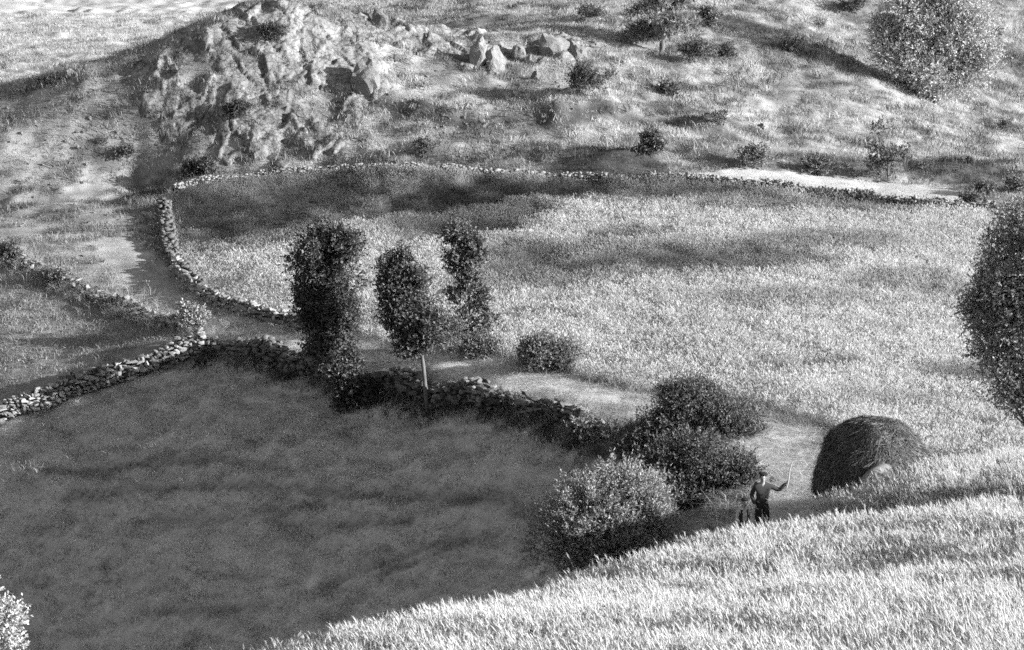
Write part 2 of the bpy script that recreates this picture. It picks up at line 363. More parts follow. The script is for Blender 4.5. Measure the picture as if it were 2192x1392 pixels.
def field_tone(x, y):
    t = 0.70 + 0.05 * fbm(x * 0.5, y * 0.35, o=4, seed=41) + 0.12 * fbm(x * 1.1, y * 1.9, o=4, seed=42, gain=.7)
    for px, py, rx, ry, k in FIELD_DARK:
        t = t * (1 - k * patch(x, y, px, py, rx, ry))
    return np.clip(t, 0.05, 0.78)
def hill_tone(x, y):
    t = 0.36 + 0.16 * fbm(x * 0.35, y * 0.3, o=4, seed=51) + 0.16 * fbm(x * .45, y * 2.0, o=3, seed=53) + 0.16 * fbm(x * 1.6, y * 1.2, o=3, seed=52)
    for px, py, rx, ry, k in [(1310,345,3.0,1.6,.75),(1600,60,4.5,2.5,.7),(870,345,2.4,.5,.5),(915,310,.9,.5,.5),(230,430,3,2.5,.45),(60,420,2,1.2,.4),(330,490,1.2,3.5,.35),(1180,325,1.5,.6,.4),
                             (2000,350,5,1.6,.45),(1500,240,3.5,1.0,.45),(2120,370,4,1.8,.45),(1750,335,2.2,1.0,.35),(1600,310,2.5,1.0,.35),(2150,130,4,3,.5),(1010,45,2.4,.7,.5),(1900,40,4,1.6,.4),(460,360,1.2,.6,.45)]:
        t = t * (1 - k * patch(x, y, px, py, rx, ry))
    pl_ = sstep(148, 154, y) * (1 - sstep(-8, -2, x - (y - 150) * .05))
    t = t * (1 - pl_) + pl_ * (.43 + .16 * fbm(x * .25, y * 1.2, o=4, seed=54))
    return np.clip(t, 0.06, 0.72)
tone = 0.30 + 0.05 * N1
sub = core
xs, ys = XX[sub], YY[sub]
tone[sub] = hill_tone(xs, ys) * np.where((xs < -8) & (ys > 150), 1.0, .72)
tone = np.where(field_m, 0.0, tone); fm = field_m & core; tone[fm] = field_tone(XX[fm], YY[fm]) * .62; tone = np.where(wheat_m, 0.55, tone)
tone = np.where(meadow_m, (0.42 + 0.03 * N1 + 0.03 * N2 + 0.11 * STK) * (1 - .45 * GROOVE), tone); tone = np.where(left_m, 0.24 + 0.04 * N1 + 0.03 * N2, tone)
graz = core & hill_m & (XX < -11) & (YY < 134) & (YY > 108)
tone = np.where(graz, 0.26 + 0.07 * N1 + 0.06 * N2, tone)
tone = np.where(strip_m, 0.47 + 0.05 * N2, tone)
tone = tone * (1 - on_lane) + on_lane * (0.60 - .27 * sstep(108, 114, YY) + 0.08 * N2 + 0.06 * N1)
ledge_shade = np.exp(-(dle / .55) ** 2) * (1 + .6 * N2); tone = tone * (1 - .75 * np.clip(ledge_shade, 0, 1))  # shadow line of the ledge, painted into the ground tone
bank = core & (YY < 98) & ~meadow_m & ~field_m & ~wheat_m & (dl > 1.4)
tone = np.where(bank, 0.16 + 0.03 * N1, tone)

# ------------------------------------------------------------------ the ground sheet
def ground_mat():
    m, n, l, p = new_mat('earth_and_turf')
    a = n.new('ShaderNodeAttribute'); a.attribute_name = 'tone'
    vec = coords(n, l)
    f1 = noise_node(n, l, 1.7, 8, 0.65, vec); f2 = noise_node(n, l, 14, 5, 0.7, vec)
    v = mth(n, l, 'MULTIPLY_ADD', f1, 0.9); v.node.inputs[2].default_value = 0.55
    w = mth(n, l, 'MULTIPLY_ADD', f2, 1.0); w.node.inputs[2].default_value = 0.5
    v = mth(n, l, 'MULTIPLY', mth(n, l, 'MULTIPLY', v, w), a.outputs['Fac'])
    l.new(gray(n, l, v), p.inputs['Base Color']); p.inputs['Roughness'].default_value = 0.95; p.inputs['Specular IOR Level'].default_value = 0.1
    bp = n.new('ShaderNodeBump'); bp.inputs['Strength'].default_value = 0.6; bp.inputs['Distance'].default_value = 0.06
    l.new(f2, bp.inputs['Height']); l.new(bp.outputs[0], p.inputs['Normal'])
    return m
ny, nx = XX.shape
idx = np.arange(ny * nx).reshape(ny, nx)
FC = np.stack([idx[:-1, :-1], idx[:-1, 1:], idx[1:, 1:], idx[1:, :-1]], -1).reshape(-1, 4)
me = mesh_np('ground', np.stack([XX, YY, ZZ], -1).reshape(-1, 3), FC, ground_mat(), True)
vattr(me, 'tone', tone.ravel())
ground = tag(obj('ground', me), kind='structure')

# ------------------------------------------------------------------ grasses (stuff): tufts spread over points
def tuft_mesh(name, n, h, w, spread, lean, mat, seed, ears=0.0, bend=0.3, hvar=0.35, dirx=0.0):
    r = np.random.default_rng(seed); V = []; Fq = []
    for k in range(n):
        a = r.uniform(0, 2 * math.pi); b = np.array([r.normal(0, spread), r.normal(0, spread), 0])
        hh = h * r.uniform(1 - hvar, 1 + hvar * 0.6); d = np.array([math.cos(a), math.sin(a), 0]); le = lean * r.uniform(0.2, 1.3)
        f = r.uniform(0, 2 * math.pi); sd = np.array([math.cos(f), math.sin(f), 0]) * w * r.uniform(0.6, 1.3)
        drift = np.array([dirx * hh, 0, 0])
        p0 = b; p1 = b + d * le * hh * 0.35 + drift * 0.4 + [0, 0, hh * 0.55]; p2 = b + d * (le + bend * r.uniform(0, 1)) * hh * 0.8 + drift + [0, 0, hh * (1 - 0.25 * bend * r.uniform(0, 1))]
        i = len(V); V += [p0 - sd * .6, p0 + sd * .6, p1 + sd * .5, p1 - sd * .5, p2 + sd * .08, p2 - sd * .08]
        Fq += [(i, i + 1, i + 2, i + 3), (i + 3, i + 2, i + 4, i + 5)]
        if r.uniform() < ears:                      # a seed head: two crossed spindles
            ax = (p2 - p1); ax /= np.linalg.norm(ax); L = 0.09 * r.uniform(.8, 1.3); e0 = p2; e1 = p2 + (ax + d * .25) * L
            for q in (0, 1.57):
                s2 = np.array([math.cos(f + q), math.sin(f + q), 0.1]) * 0.017
                i = len(V); m_ = e0 * .55 + e1 * .45; V += [e0, m_ + s2, e1, m_ - s2]; Fq.append((i, i + 1, i + 2, i + 3))
    return mesh_np(name, np.array(V), np.array(Fq), mat)
def wheat_mesh(name, n, mat, seed):
    r = np.random.default_rng(seed); V = []; Fq = []
    for k in range(n):
        b = np.array([r.normal(0, .11), r.normal(0, .11), 0]); hh = r.normal(1.0, .09)
        d = np.array([-0.10 + r.normal(0, .07), r.normal(0, .07), 0]); f = r.uniform(0, 6.28)
        sd = np.array([math.cos(f), math.sin(f), 0]) * .0045
        p1 = b + d * .35 * hh + [0, 0, hh * .6]; p2 = b + d * hh + [0, 0, hh * .9]
        i = len(V); V += [b - sd, b + sd, p1 + sd, p1 - sd, p2 + sd, p2 - sd]; Fq += [(i, i + 1, i + 2, i + 3), (i + 3, i + 2, i + 4, i + 5)]
        ax = (p2 - p1); ax /= np.linalg.norm(ax); nod = np.array([-0.35 + r.normal(0, .35), r.normal(0, .35), 0]); ax2 = ax + nod; ax2 /= np.linalg.norm(ax2)
        L = r.uniform(.085, .13); e1 = p2 + ax2 * L
        s1 = np.cross(ax2, [math.cos(f), math.sin(f), .2]); s1 /= np.linalg.norm(s1); s2 = np.cross(ax2, s1)
        ring = []
        for t_, w_ in ((0.0, .004), (.25, .0095), (.6, .0105), (1.0, .004)):      # the ear: a four-sided spindle
            c = p2 * (1 - t_) + e1 * t_; ring.append(len(V)); V += [c + s1 * w_, c + s2 * w_, c - s1 * w_, c - s2 * w_]
        for a_, b_ in zip(ring[:-1], ring[1:]):
            for q in range(4): Fq.append((a_ + q, a_ + (q + 1) % 4, b_ + (q + 1) % 4, b_ + q))
        for q in range(5):                          # awns
            t_ = r.uniform(.2, 1); c = p2 * (1 - t_) + e1 * t_; v = ax2 + s1 * r.normal(0, .3) + s2 * r.normal(0, .3); v /= np.linalg.norm(v)
            e = c + v * .085; ss = np.cross(v, [r.normal(), r.normal(), r.normal()]); ss = ss / np.linalg.norm(ss) * .0022
            i = len(V); V += [c - ss, c + ss, e + ss * .3, e - ss * .3]; Fq.append((i, i + 1, i + 2, i + 3))
        if r.uniform() < .6:                        # a dry leaf
            g = r.uniform(.35, .7); c = b + d * g * hh + [0, 0, g * hh]; a_ = r.uniform(0, 6.28); o_ = np.array([math.cos(a_), math.sin(a_), 0])
            sl = np.array([-o_[1], o_[0], 0]) * .006; i = len(V)
            V += [c - sl, c + sl, c + o_ * .12 + [0, 0, .08] + sl, c + o_ * .12 + [0, 0, .08] - sl, c + o_ * .22 + [0, 0, .0] + sl * .2, c + o_ * .22 - sl * .2]
            Fq += [(i, i + 1, i + 2, i + 3), (i + 3, i + 2, i + 4, i + 5)]
    return mesh_np(name, np.array(V), np.array(Fq), mat)

def scatter(name, P, tone, scale, meshes, rot=None, tilt=None):
    """one object: points carrying the tufts (geometry nodes), the tone of each tuft on the instance"""
    me = bpy.data.meshes.new(name); me.vertices.add(len(P)); me.vertices.foreach_set('co', np.ascontiguousarray(P, np.float32).ravel())
    vattr(me, 'tone', tone); vattr(me, 'size', scale)
    rz = rng.uniform(0, 6.283, len(P)) if rot is None else rot
    R = np.zeros((len(P), 3)); R[:, 2] = rz
    if tilt is not None: R[:, 0] = rng.normal(0, tilt, len(P)); R[:, 1] = rng.normal(0, tilt, len(P))
    a = me.attributes.new('turn', 'FLOAT_VECTOR', 'POINT'); a.data.foreach_set('vector', np.ascontiguousarray(R, np.float32).ravel())
    o = obj(name, me)
    g = bpy.data.node_groups.new(name, 'GeometryNodeTree'); g.interface.new_socket('Geometry', in_out='INPUT', socket_type='NodeSocketGeometry'); g.interface.new_socket('Geometry', in_out='OUTPUT', socket_type='NodeSocketGeometry')
    gi = g.nodes.new('NodeGroupInput'); go = g.nodes.new('NodeGroupOutput'); ip = g.nodes.new('GeometryNodeInstanceOnPoints')
    g2i = g.nodes.new('GeometryNodeGeometryToInstance')
    for m_ in meshes:
        src = bpy.data.objects.new(m_.name, m_); oi = g.nodes.new('GeometryNodeObjectInfo'); oi.inputs['Object'].default_value = src
        oi.inputs['As Instance'].default_value = False
        g.links.new(oi.outputs['Geometry'], g2i.inputs[0])
    def na(nm, t):
        q = g.nodes.new('GeometryNodeInputNamedAttribute'); q.data_type = t; q.inputs[0].default_value = nm; return q.outputs[0]
    g.links.new(gi.outputs[0], ip.inputs['Points']); g.links.new(g2i.outputs[0], ip.inputs['Instance'])
    ip.inputs['Pick Instance'].default_value = True
    g.links.new(na('turn', 'FLOAT_VECTOR'), ip.inputs['Rotation']); g.links.new(na('size', 'FLOAT'), ip.inputs['Scale'])
    g.links.new(ip.outputs[0], go.inputs[0])
    md = o.modifiers.new('tufts', 'NODES'); md.node_group = g
    return o
def spots(x0, x1, y0, y1, density, keep):
    n = int((x1 - x0) * (y1 - y0) * density); x = rng.uniform(x0, x1, n); y = rng.uniform(y0, y1, n)
    k = keep(x, y); return x[k], y[k]
def in_view(x, y, m=2.0):
    return np.abs(x) < y * 0.186 + m

M_GRASS = blade_mat('dry_grass', 0.46, 0.22, 'INSTANCER')
M_WHEAT = blade_mat('ripe_wheat', 0.45, 0.12, 'INSTANCER')
# wheat
x, y = spots(-7, 20, 33, 86, 38, lambda x, y: inside(x, y, WHEAT) & in_view(x, y))
tw = 0.70 + 0.05 * fbm(x * .6, y * .4, o=3, seed=61)
SHADE_BAND = [at(*p, WH) for p in [(1330,1118,69.5),(1600,1112,68),(1900,1098,66.5),(2300,1085,65)]]
db, _ = seg_dist(x, y, SHADE_BAND)
shade_w = 1 - sstep(2.0, 4.2, db + .4 * fbm(x, y, seed=63))
tw = tw * (1 - 0.75 * shade_w)  # shadow band over the wheat, painted as darker tone and shorter stalks
de, _ = seg_dist(x, y, EDGE_W)
sz = (1.0 + 0.14 * fbm(x * .8, y * .8, seed=62)) * (1 - .38 * shade_w) * rng.uniform(.82, 1.14, len(x)) * (1 - .15 * (de < .4))
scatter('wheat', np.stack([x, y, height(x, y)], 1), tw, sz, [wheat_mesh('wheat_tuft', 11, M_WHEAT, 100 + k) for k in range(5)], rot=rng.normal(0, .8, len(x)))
tag(bpy.data.objects['wheat'], 'ripe white wheat covering the near hillside', 'wheat', kind='stuff')
# hay field
x, y = spots(-18, 26, 84, 133, 42, lambda x, y: inside(x, y, FIELD) & in_view(x, y))
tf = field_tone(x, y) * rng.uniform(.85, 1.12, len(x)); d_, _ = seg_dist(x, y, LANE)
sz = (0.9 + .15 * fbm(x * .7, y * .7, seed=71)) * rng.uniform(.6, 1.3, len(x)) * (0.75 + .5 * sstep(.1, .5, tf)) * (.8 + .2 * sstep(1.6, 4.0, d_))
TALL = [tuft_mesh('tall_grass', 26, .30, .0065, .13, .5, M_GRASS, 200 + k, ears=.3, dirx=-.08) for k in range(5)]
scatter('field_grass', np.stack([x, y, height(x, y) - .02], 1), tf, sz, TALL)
tag(bpy.data.objects['field_grass'], 'tall dry grass with darker green patches in the walled hay field', 'grass', kind='stuff')
# hillside
SHORT = [tuft_mesh('short_grass', 14, .17, .014, .13, .8, M_GRASS, 300 + k, bend=.5) for k in range(5)]
def hill_keep(x, y):
    d_, _ = seg_dist(x, y, LANE)
    return ~(inside(x, y, MEADOW) | inside(x, y, FIELD) | inside(x, y, WHEAT) | inside(x, y, LEFTF) | inside(x, y, STRIP)) & in_view(x, y) & (d_ > 1.1)
x, y = spots(-36, 38, 72, 195, 17, hill_keep)
th = np.clip(hill_tone(x, y) * 1.15 * rng.uniform(.45, 1.5, len(x)), .04, .68); th = np.where((x < -11) & (y < 140), th * .62, th); th = np.where(y < 100, th * .6, th)
cl = fbm(x * .9, y * .9, o=3, seed=73)
sz = (1.0 + 1.0 * cl) * rng.uniform(.5, 1.4, len(x)); k = (sz > .35)
k &= ~((x < -11) & (y < 133) & (y > 108) & (cl < -.05))
scatter('hillside_grass', np.stack([x, y, height(x, y) - .02], 1)[k], th[k], sz[k], SHORT)
tag(bpy.data.objects['hillside_grass'], 'short tussocky grass over the hillside slopes', 'grass', kind='stuff')
# heather clumps on the ridges
x, y = spots(-10, 34, 129, 178, 3.2, lambda x, y: hill_keep(x, y) & (fbm(x * .35, y * .5, o=4, seed=78) > .10))
scatter('heather', np.stack([x, y, height(x, y) - .03], 1), rng.uniform(.05, .15, len(x)), rng.uniform(1.0, 2.4, len(x)), SHORT)
tag(bpy.data.objects['heather'], 'dark heather and dead bracken in clumps over the hillside', 'heather', kind='stuff')
# mown meadows in the shade
MOWN = [tuft_mesh('mown_grass', 14, .10, .013, .13, 1.0, M_GRASS, 400 + k, bend=.6) for k in range(4)]
x, y = spots(-24, 6, 72, 120, 24, lambda x, y: (inside(x, y, MEADOW) | inside(x, y, LEFTF)) & in_view(x, y))
sw = fbm((x * .54 + y * .84) * 5.5, (x * .84 - y * .54) * .55, o=4, seed=23, gain=.65)
tm = np.clip((.45 + .03 * fbm(x * .4, y * .4, o=3, seed=75) + .08 * fbm(x * 1.6, y * 2.6, o=3, seed=76) + .13 * sw + .16 * fbm((x * .54 + y * .84) * 7, (x * .84 - y * .54) * .6, o=2, seed=24)) * rng.uniform(.55, 1.45, len(x)), .05, .7); tm = np.where(inside(x, y, LEFTF), tm * .75, tm) * (1 - .5 * groove(x, y))
scatter('meadow_grass', np.stack([x, y, height(x, y) - .01], 1), tm, (1.1 + .9 * fbm(x * 1.5, y * 2.5, seed=77)) * rng.uniform(.5, 1.6, len(x)), MOWN)
tag(bpy.data.objects['meadow_grass'], 'close mown grass of the shaded meadows below the lane', 'grass', kind='stuff')

# ------------------------------------------------------------------ rocky knoll: blocky rock skin over the rise
def facets(P, n, seed, lo, hi):
    r = np.random.default_rng(seed); S = r.uniform(lo, hi, (n, 3)); off = r.normal(0, 1, n); G = r.normal(0, 1, (n, 3))
    d1 = np.full(len(P), 1e9); d2 = d1.copy(); bi = np.zeros(len(P), int)
    for k in range(n):
        d = ((P - S[k]) ** 2).sum(1); c = d < d1
        d2 = np.where(c, d1, np.minimum(d2, d)); bi = np.where(c, k, bi); d1 = np.where(c, d, d1)
    val = off[bi] + ((P - S[bi]) * G[bi]).sum(1); edge = np.sqrt(d2) - np.sqrt(d1)
    return val, edge
kx = np.arange(-19.5, 5.5, 0.075); ky = np.arange(131.8, 148.0, 0.08)
KX, KY = np.meshgrid(kx, ky); KZ = height(KX, KY)
P = np.stack([KX, KY, KZ], -1).reshape(-1, 3)
Q = P + 0.35 * np.stack([fbm(P[:, 0] * 1.1, P[:, 1] * 1.1, P[:, 2] * 1.1, o=3, seed=s_) for s_ in (81, 82, 83)], 1)
lo, hi = P.min(0), P.max(0)
Q[:, 2] *= .55; lo, hi = Q.min(0), Q.max(0); v1, e1 = facets(Q, 300, 5, lo, hi); v2, e2 = facets(Q, 2200, 6, lo, hi)
rough = fbm(P[:, 0] * 1.3, P[:, 1] * 1.3, P[:, 2] * .9, o=6, seed=85, gain=.62)
pp = proj(P)
# where bare rock comes through: the cliff, its crown and the right shoulder
def blob(cx, cy, rx, ry): return 1 - sstep(0.65, 1.15, np.sqrt(((pp[:, 0] - cx) / rx) ** 2 + ((pp[:, 1] - cy) / ry) ** 2) + .45 * fbm(P[:, 0] * .9, P[:, 1] * .7, P[:, 2] * .7, o=3, seed=86))
mask = np.clip(np.maximum.reduce([blob(530, 200, 245, 175), blob(640, 90, 230, 115), blob(420, 230, 130, 130), blob(720, 190, 120, 95), blob(600, 290, 190, 60), blob(900, 75, 110, 45), blob(1035, 115, 75, 48), blob(1190, 105, 95, 40)]), 0, 1)
disp = 0.10 * np.clip(v1, -2, 2) + 0.06 * np.clip(v2, -2, 2) + 0.18 * rough - 0.07 * np.exp(-(e1 / .06) ** 2) * (v1 > .3) - 0.05 * np.exp(-(e2 / .05) ** 2) + 0.20
D = mask * disp - (1 - mask) * 0.25
P2 = P + D[:, None] * np.array([0.15, -0.55, 0.80])
ny_, nx_ = KX.shape; ii = np.arange(ny_ * nx_).reshape(ny_, nx_)
FK = np.stack([ii[:-1, :-1], ii[:-1, 1:], ii[1:, 1:], ii[1:, :-1]], -1).reshape(-1, 4)
FK = FK[mask[FK].max(1) > 0.02]
me = mesh_np('rocky_knoll', P2, FK, rock_mat('knoll_rock', var=.7, scale=.9, bump=1.0, rnd=0, attr='tone', cracks=.8))
vattr(me, 'tone', np.clip(.21 + .09 * fbm(P[:, 0] * .5, P[:, 1] * .5, P[:, 2] * .5, seed=88) + .02 * np.clip(v1, -1.5, 1.5) + .09 * rough - .05 * np.exp(-(e1 / .05) ** 2), .05, .5))
tag(obj('rocky_knoll', me), kind='structure')

kk = rng.choice(len(P2), 9000, replace=False); kk = kk[(mask[kk] > .1) & (fbm(P[kk, 0] * .9, P[kk, 1] * .9, P[kk, 2] * .9, o=3, seed=89) > rng.uniform(-.05, .35, len(kk)))]
scatter('knoll_grass', P2[kk] - [0, 0, .03], np.clip(.20 + .14 * rng.normal(0, 1, len(kk)), .05, .5), rng.uniform(.5, 1.5, len(kk)), SHORT)
tag(bpy.data.objects['knoll_grass'], 'thin grass and heather rooted in the cracks of the knoll', 'grass', kind='stuff')

# ------------------------------------------------------------------ stones, boulders, dry stone walls
M_STONE = rock_mat('wall_stone', .28, .6, 6, .6, .55); M_PALE = rock_mat('pale_boulder', .19, .7, 2.5, .9, .2); M_CORE = rock_mat('wall_core', .07, .4, 8, .4, .1)
def stone_mesh(name, seed, sub=1, cuts=9, mat=None, squash=(1, .8, .62)):
    r = np.random.default_rng(seed); bm = bmesh.new(); bmesh.ops.create_icosphere(bm, subdivisions=sub, radius=1.0)
    pl = [(lambda v: v / np.linalg.norm(v))(r.normal(0, 1, 3)) for _ in range(cuts)]; hs = r.uniform(.55, .85, cuts)
    for v in bm.verts:
        c = np.array(v.co) * (1 + .08 * r.normal())
        for p_, h_ in zip(pl, hs):
            t = c @ p_
            if t > h_: c = c - p_ * (t - h_) * .85
        v.co = c * np.array(squash)
    me = bpy.data.meshes.new(name); bm.to_mesh(me); bm.free(); me.materials.append(mat or M_STONE)
    return me
def hull_stone(seed):
    r = np.random.default_rng(seed); P_ = []
    for k in range(13):
        p_ = r.uniform(-1, 1, 3); a = r.integers(3); p_[a] = np.sign(p_[a]); P_.append(p_ * [1, 1, .8])
    bm = bmesh.new(); vs = [bm.verts.new(p_) for p_ in P_]; h_ = bmesh.ops.convex_hull(bm, input=vs)
    bmesh.ops.delete(bm, geom=[v for v in bm.verts if not v.link_faces], context='VERTS'); bmesh.ops.triangulate(bm, faces=bm.faces[:])
    me = bpy.data.meshes.new('stone'); bm.to_mesh(me); bm.free(); me.materials.append(M_STONE); return me
STONES = [hull_stone(500 + k) for k in range(10)]
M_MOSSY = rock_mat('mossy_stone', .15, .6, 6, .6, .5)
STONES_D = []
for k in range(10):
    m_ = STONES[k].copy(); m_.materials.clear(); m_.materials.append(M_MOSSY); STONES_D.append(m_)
STONE_NP = []
for m_ in STONES:
    v = np.empty(len(m_.vertices) * 3, np.float32); m_.vertices.foreach_get('co', v); f = np.empty(len(m_.polygons) * 3, np.int32); m_.loops.foreach_get('vertex_index', f)
    STONE_NP.append((v.reshape(-1, 3), f.reshape(-1, 3)))
def boulder(px, py, w, h, label, Y=None, seed=0, mat=None, sink=.25, sub=3, cat='boulder', name='boulder', squash=(1, .8, 1), cuts=14):
    g = hit(px, py) if Y is None else on_ground(px, Y); s = 1 / ppm(g[1], py)
    me = stone_mesh(name, 900 + seed, sub, cuts, mat or M_PALE, squash)
    v = np.empty(len(me.vertices) * 3, np.float32); me.vertices.foreach_get('co', v); v = v.reshape(-1, 3)
    v += (.34 * fbm(v[:, 0] * 1.7, v[:, 1] * 1.7, v[:, 2] * 1.7, o=5, seed=seed, gain=.6))[:, None] * v
    e = v.max(0) - v.min(0); v = v / e * 1.0; v[:, 2] -= v[:, 2].min() + sink; v *= np.array([w * s, max(w, h) * s * .8, h * s * 1.04 / (1 - sink)])
    me.vertices.foreach_set('co', v.astype(np.float32).ravel()); me.update()
    o = obj(name, me, loc=g); return tag(o, label, cat)
def wall(name, label, pts, hgt, thick, size, limit=300, seed=0, cover=1.0, flat=.62, kit=None):
    kit = kit or STONES
    """dry stone wall: a rubble core with single stones laid along its face and top"""
    r = np.random.default_rng(seed); line = spline(pts, 6); seg = np.hypot(*np.diff(line[:, :2], axis=0).T); acc = np.r_[0, np.cumsum(seg)]; L = acc[-1]
    f = lambda t: np.array([np.interp(t, acc, line[:, 0]), np.interp(t, acc, line[:, 1])])
    base = f(L / 2); z0 = float(height(*base)); root = empty(name, (base[0], base[1], z0)); tag(root, label, 'stone wall')
    org = np.array([base[0], base[1], z0])
    H = lambda t: (hgt(t / L) if callable(hgt) else hgt) * (1 + .3 * float(fbm(np.array(t * .55), np.array(seed * 3.7), o=3, seed=90)))
    # core
    n = max(8, int(L / .35)); V = []; Fq = []
    for k in range(n + 1):
        t = L * k / n; c = f(t); d = f(min(t + .2, L)) - f(max(t - .2, 0)); d /= np.hypot(*d); nn = np.array([-d[1], d[0]])
        h_ = H(t) * (1 + .08 * r.normal()) - .13
        for o_, zz in ((-.5, 0), (-.38, 1), (.38, 1), (.5, 0)):
            q = c + nn * o_ * (thick - .22); V.append([q[0], q[1], float(height(*q)) - .25 if zz == 0 else float(height(*c)) + h_ ])
        if k:
            a = 4 * (k - 1); Fq += [(a + q, a + q + 1, a + q + 5, a + q + 4) for q in range(3)]
    m_ = mesh_np('rubble_core', np.array(V) - org, np.array(Fq), M_CORE); obj('rubble_core', m_, root)
    S = []
    for fs in (-1, 0, 1):
        zc = 0.0 if fs else None
        while True:
            if fs:
                sh = size * .62 * r.uniform(.8, 1.2)
            t = r.uniform(0, size)
            while t < L:
                ln = size * r.choice([.45, .7, .9, 1.2, 1.9], p=[.2, .3, .25, .17, .08]); c = f(t + ln / 2); d = f(min(t + .3, L)) - f(max(t - .3, 0)); d /= np.hypot(*d); nn = np.array([-d[1], d[0]])
                hh = H(t)
                if fs:
                    if zc < hh - sh * .3 and r.uniform() < cover:
                        q = c + nn * fs * (thick * (.46 - .1 * zc / max(hh, .1)) + r.normal(0, .05))
                        S.append((q[0], q[1], float(height(*c)) + zc + sh / 2 + r.normal(0, .015), ln * .54, size * .42, sh * .56 * r.uniform(.6, 1.35), math.atan2(d[1], d[0]) + r.normal(0, .3), r.normal(0, .3)))
                else:
                    if r.uniform() < cover:
                        q = c + nn * r.normal(0, thick * .16)
                        S.append((q[0], q[1], float(height(*c)) + hh + size * .12 + r.normal(0, .03), ln * .55, size * r.uniform(.4, .75), size * r.uniform(.2, .5), math.atan2(d[1], d[0]) + r.normal(0, .7), r.normal(0, .35)))
                t += ln
            if not fs: break
            zc += sh
            if zc > max(H(q_ * L) for q_ in np.linspace(0, 1, 15)): break
    near = [s_ for s_ in S]
    # those that show largest: nearest to the camera and on the seen side
    def score(s_):
        k = 0 if s_[1] <= float(np.interp(s_[0], np.sort(line[:, 0]), line[np.argsort(line[:, 0]), 1])) + .05 else 6
        return s_[1] + k - s_[2] * 1.5 + (0 if 0 < proj(np.array(s_[:3]))[0] < 2192 else 50)
    near.sort(key=score)
    for s_ in near[:limit]:
        k = r.integers(10); o = bpy.data.objects.new('stone', kit[k]); COL.objects.link(o); o.parent = root
        o.location = [float(a - b) for a, b in zip(s_[:3], org)]; o.scale = [float(v) for v in s_[3:6]]; o.rotation_euler = (s_[7], float(r.normal(0, .1)), s_[6] + (math.pi if r.uniform() < .5 else 0))
    rest = near[limit:]
    if rest:
        VV = []; FF = []; b = 0
        for s_ in rest:
            v, f_ = STONE_NP[r.integers(10)]; M = np.array(Euler((s_[7], 0, s_[6])).to_matrix())
            VV.append((v * np.array(s_[3:6])) @ M.T + np.array(s_[:3]) - org); FF.append(f_ + b); b += len(v)
        m_ = mesh_np('packed_stones', np.vstack(VV), np.vstack(FF), kit[0].materials[0]); tag(obj('packed_stones', m_, root), kind='stuff')
    return root
PEB = []
for k in range(4):
    m_ = hull_stone(560 + k); m_.materials.clear(); m_.materials.append(M_PALE); PEB.append(m_)
x, y = spots(-27, 3, 112, 140, 5, lambda x, y: hill_keep(x, y) & in_view(x, y) & (fbm(x * .5, y * .5, o=3, seed=92) > 0))
scatter('scree', np.stack([x, y, height(x, y)], 1), np.ones(len(x)), .03 + .09 * rng.uniform(0, 1, len(x)) ** 4, PEB, tilt=.5)
tag(bpy.data.objects['scree'], 'small loose stones scattered on the bare left slope', 'stones', kind='stuff')
W_A = [at(*p) for p in [(-80,930,105.3),(0,900,105.9),(100,863,106.3),(200,830,106.7),(300,800,107.1),(380,765,107.6),(432,745,107.9)]]
W_C = [at(*p) for p in [(350,455,127.4),(358,500,123.3),(374,560,118.3),(430,618,113.7),(540,666,110),(640,704,107.8),(730,728,105.8)]]
W_D = [at(*p) for p in [(372,425,129.8),(430,402,131),(550,390,131.6),(700,381,131.6),(1000,385,129.7),(1300,396,128),(1500,406,126.9),(1800,433,124.6),(2000,455,122.8),(2110,460,122.3),(2260,464,122)]]
W_E = [at(*p) for p in [(-60,515,121.5),(0,548,119.7),(110,600,117.2),(210,643,114.8),(300,676,112.2),(390,700,109.9)]]
W_B = [at(*p) for p in [(448,752,108),(520,775,106.5),(600,793,104.75),(740,852,101.65),(910,876,99.1),(1050,882,96.5),(1150,900,94.9),(1235,925,93.3),(1310,965,91.2)]]
wall('dry_stone_wall', 'pale dry stone wall between the two shaded meadows on the left', W_A, .72, .6, .24, seed=1)
wall('dry_stone_wall', 'curving dry stone wall along the far side of the lane, left of the hay field', W_C, .38, .55, .25, seed=2)
wall('dry_stone_wall', 'long low stone wall running along the back of the hay field', W_D, lambda u: .28 + .2 * float(sstep(.5, .7, u)), .45, .17, seed=3, cover=.8)
wall('dry_stone_wall', 'low overgrown stone wall at the upper edge of the left meadow', W_E, .38, .5, .26, seed=4, cover=.5)
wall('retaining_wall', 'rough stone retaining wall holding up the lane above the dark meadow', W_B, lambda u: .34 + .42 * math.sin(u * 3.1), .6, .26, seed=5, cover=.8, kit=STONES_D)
for a_ in [(785,200,66,74,'large pale boulder jutting from the right end of the knoll',None,1),(812,58,42,40,'pale block of rock on the right crest of the knoll',None,2),(1026,140,44,62,'tall pale slab of rock on the ridge right of the knoll',None,3),
           (1062,152,46,52,'grey rock beside the tall pale slab on the ridge',None,4),(1182,122,66,52,'broad rounded rock on the ridge behind the dark juniper',None,5),(1236,128,40,42,'smaller rock at the right shoulder of the broad rounded rock',None,6),
           (1146,170,22,18,'small white stone lying on the slope under the ridge rocks',None,7),(137,150,28,34,'upright grey stone standing on the pale plain at the left',160,8),(146,186,30,18,'low rounded stone in front of the dark shrubs on the left skyline',138.6,9),
           
           (985,870,20,30,'pale leaning stone at the foot of the retaining wall',98.4,13),(1110,130,34,34,'grey stone between the ridge slab and the rounded rock',None,15)]:
    boulder(a_[0], a_[1], a_[2], a_[3], a_[4], a_[5], a_[6], squash=(1, .8, 1))

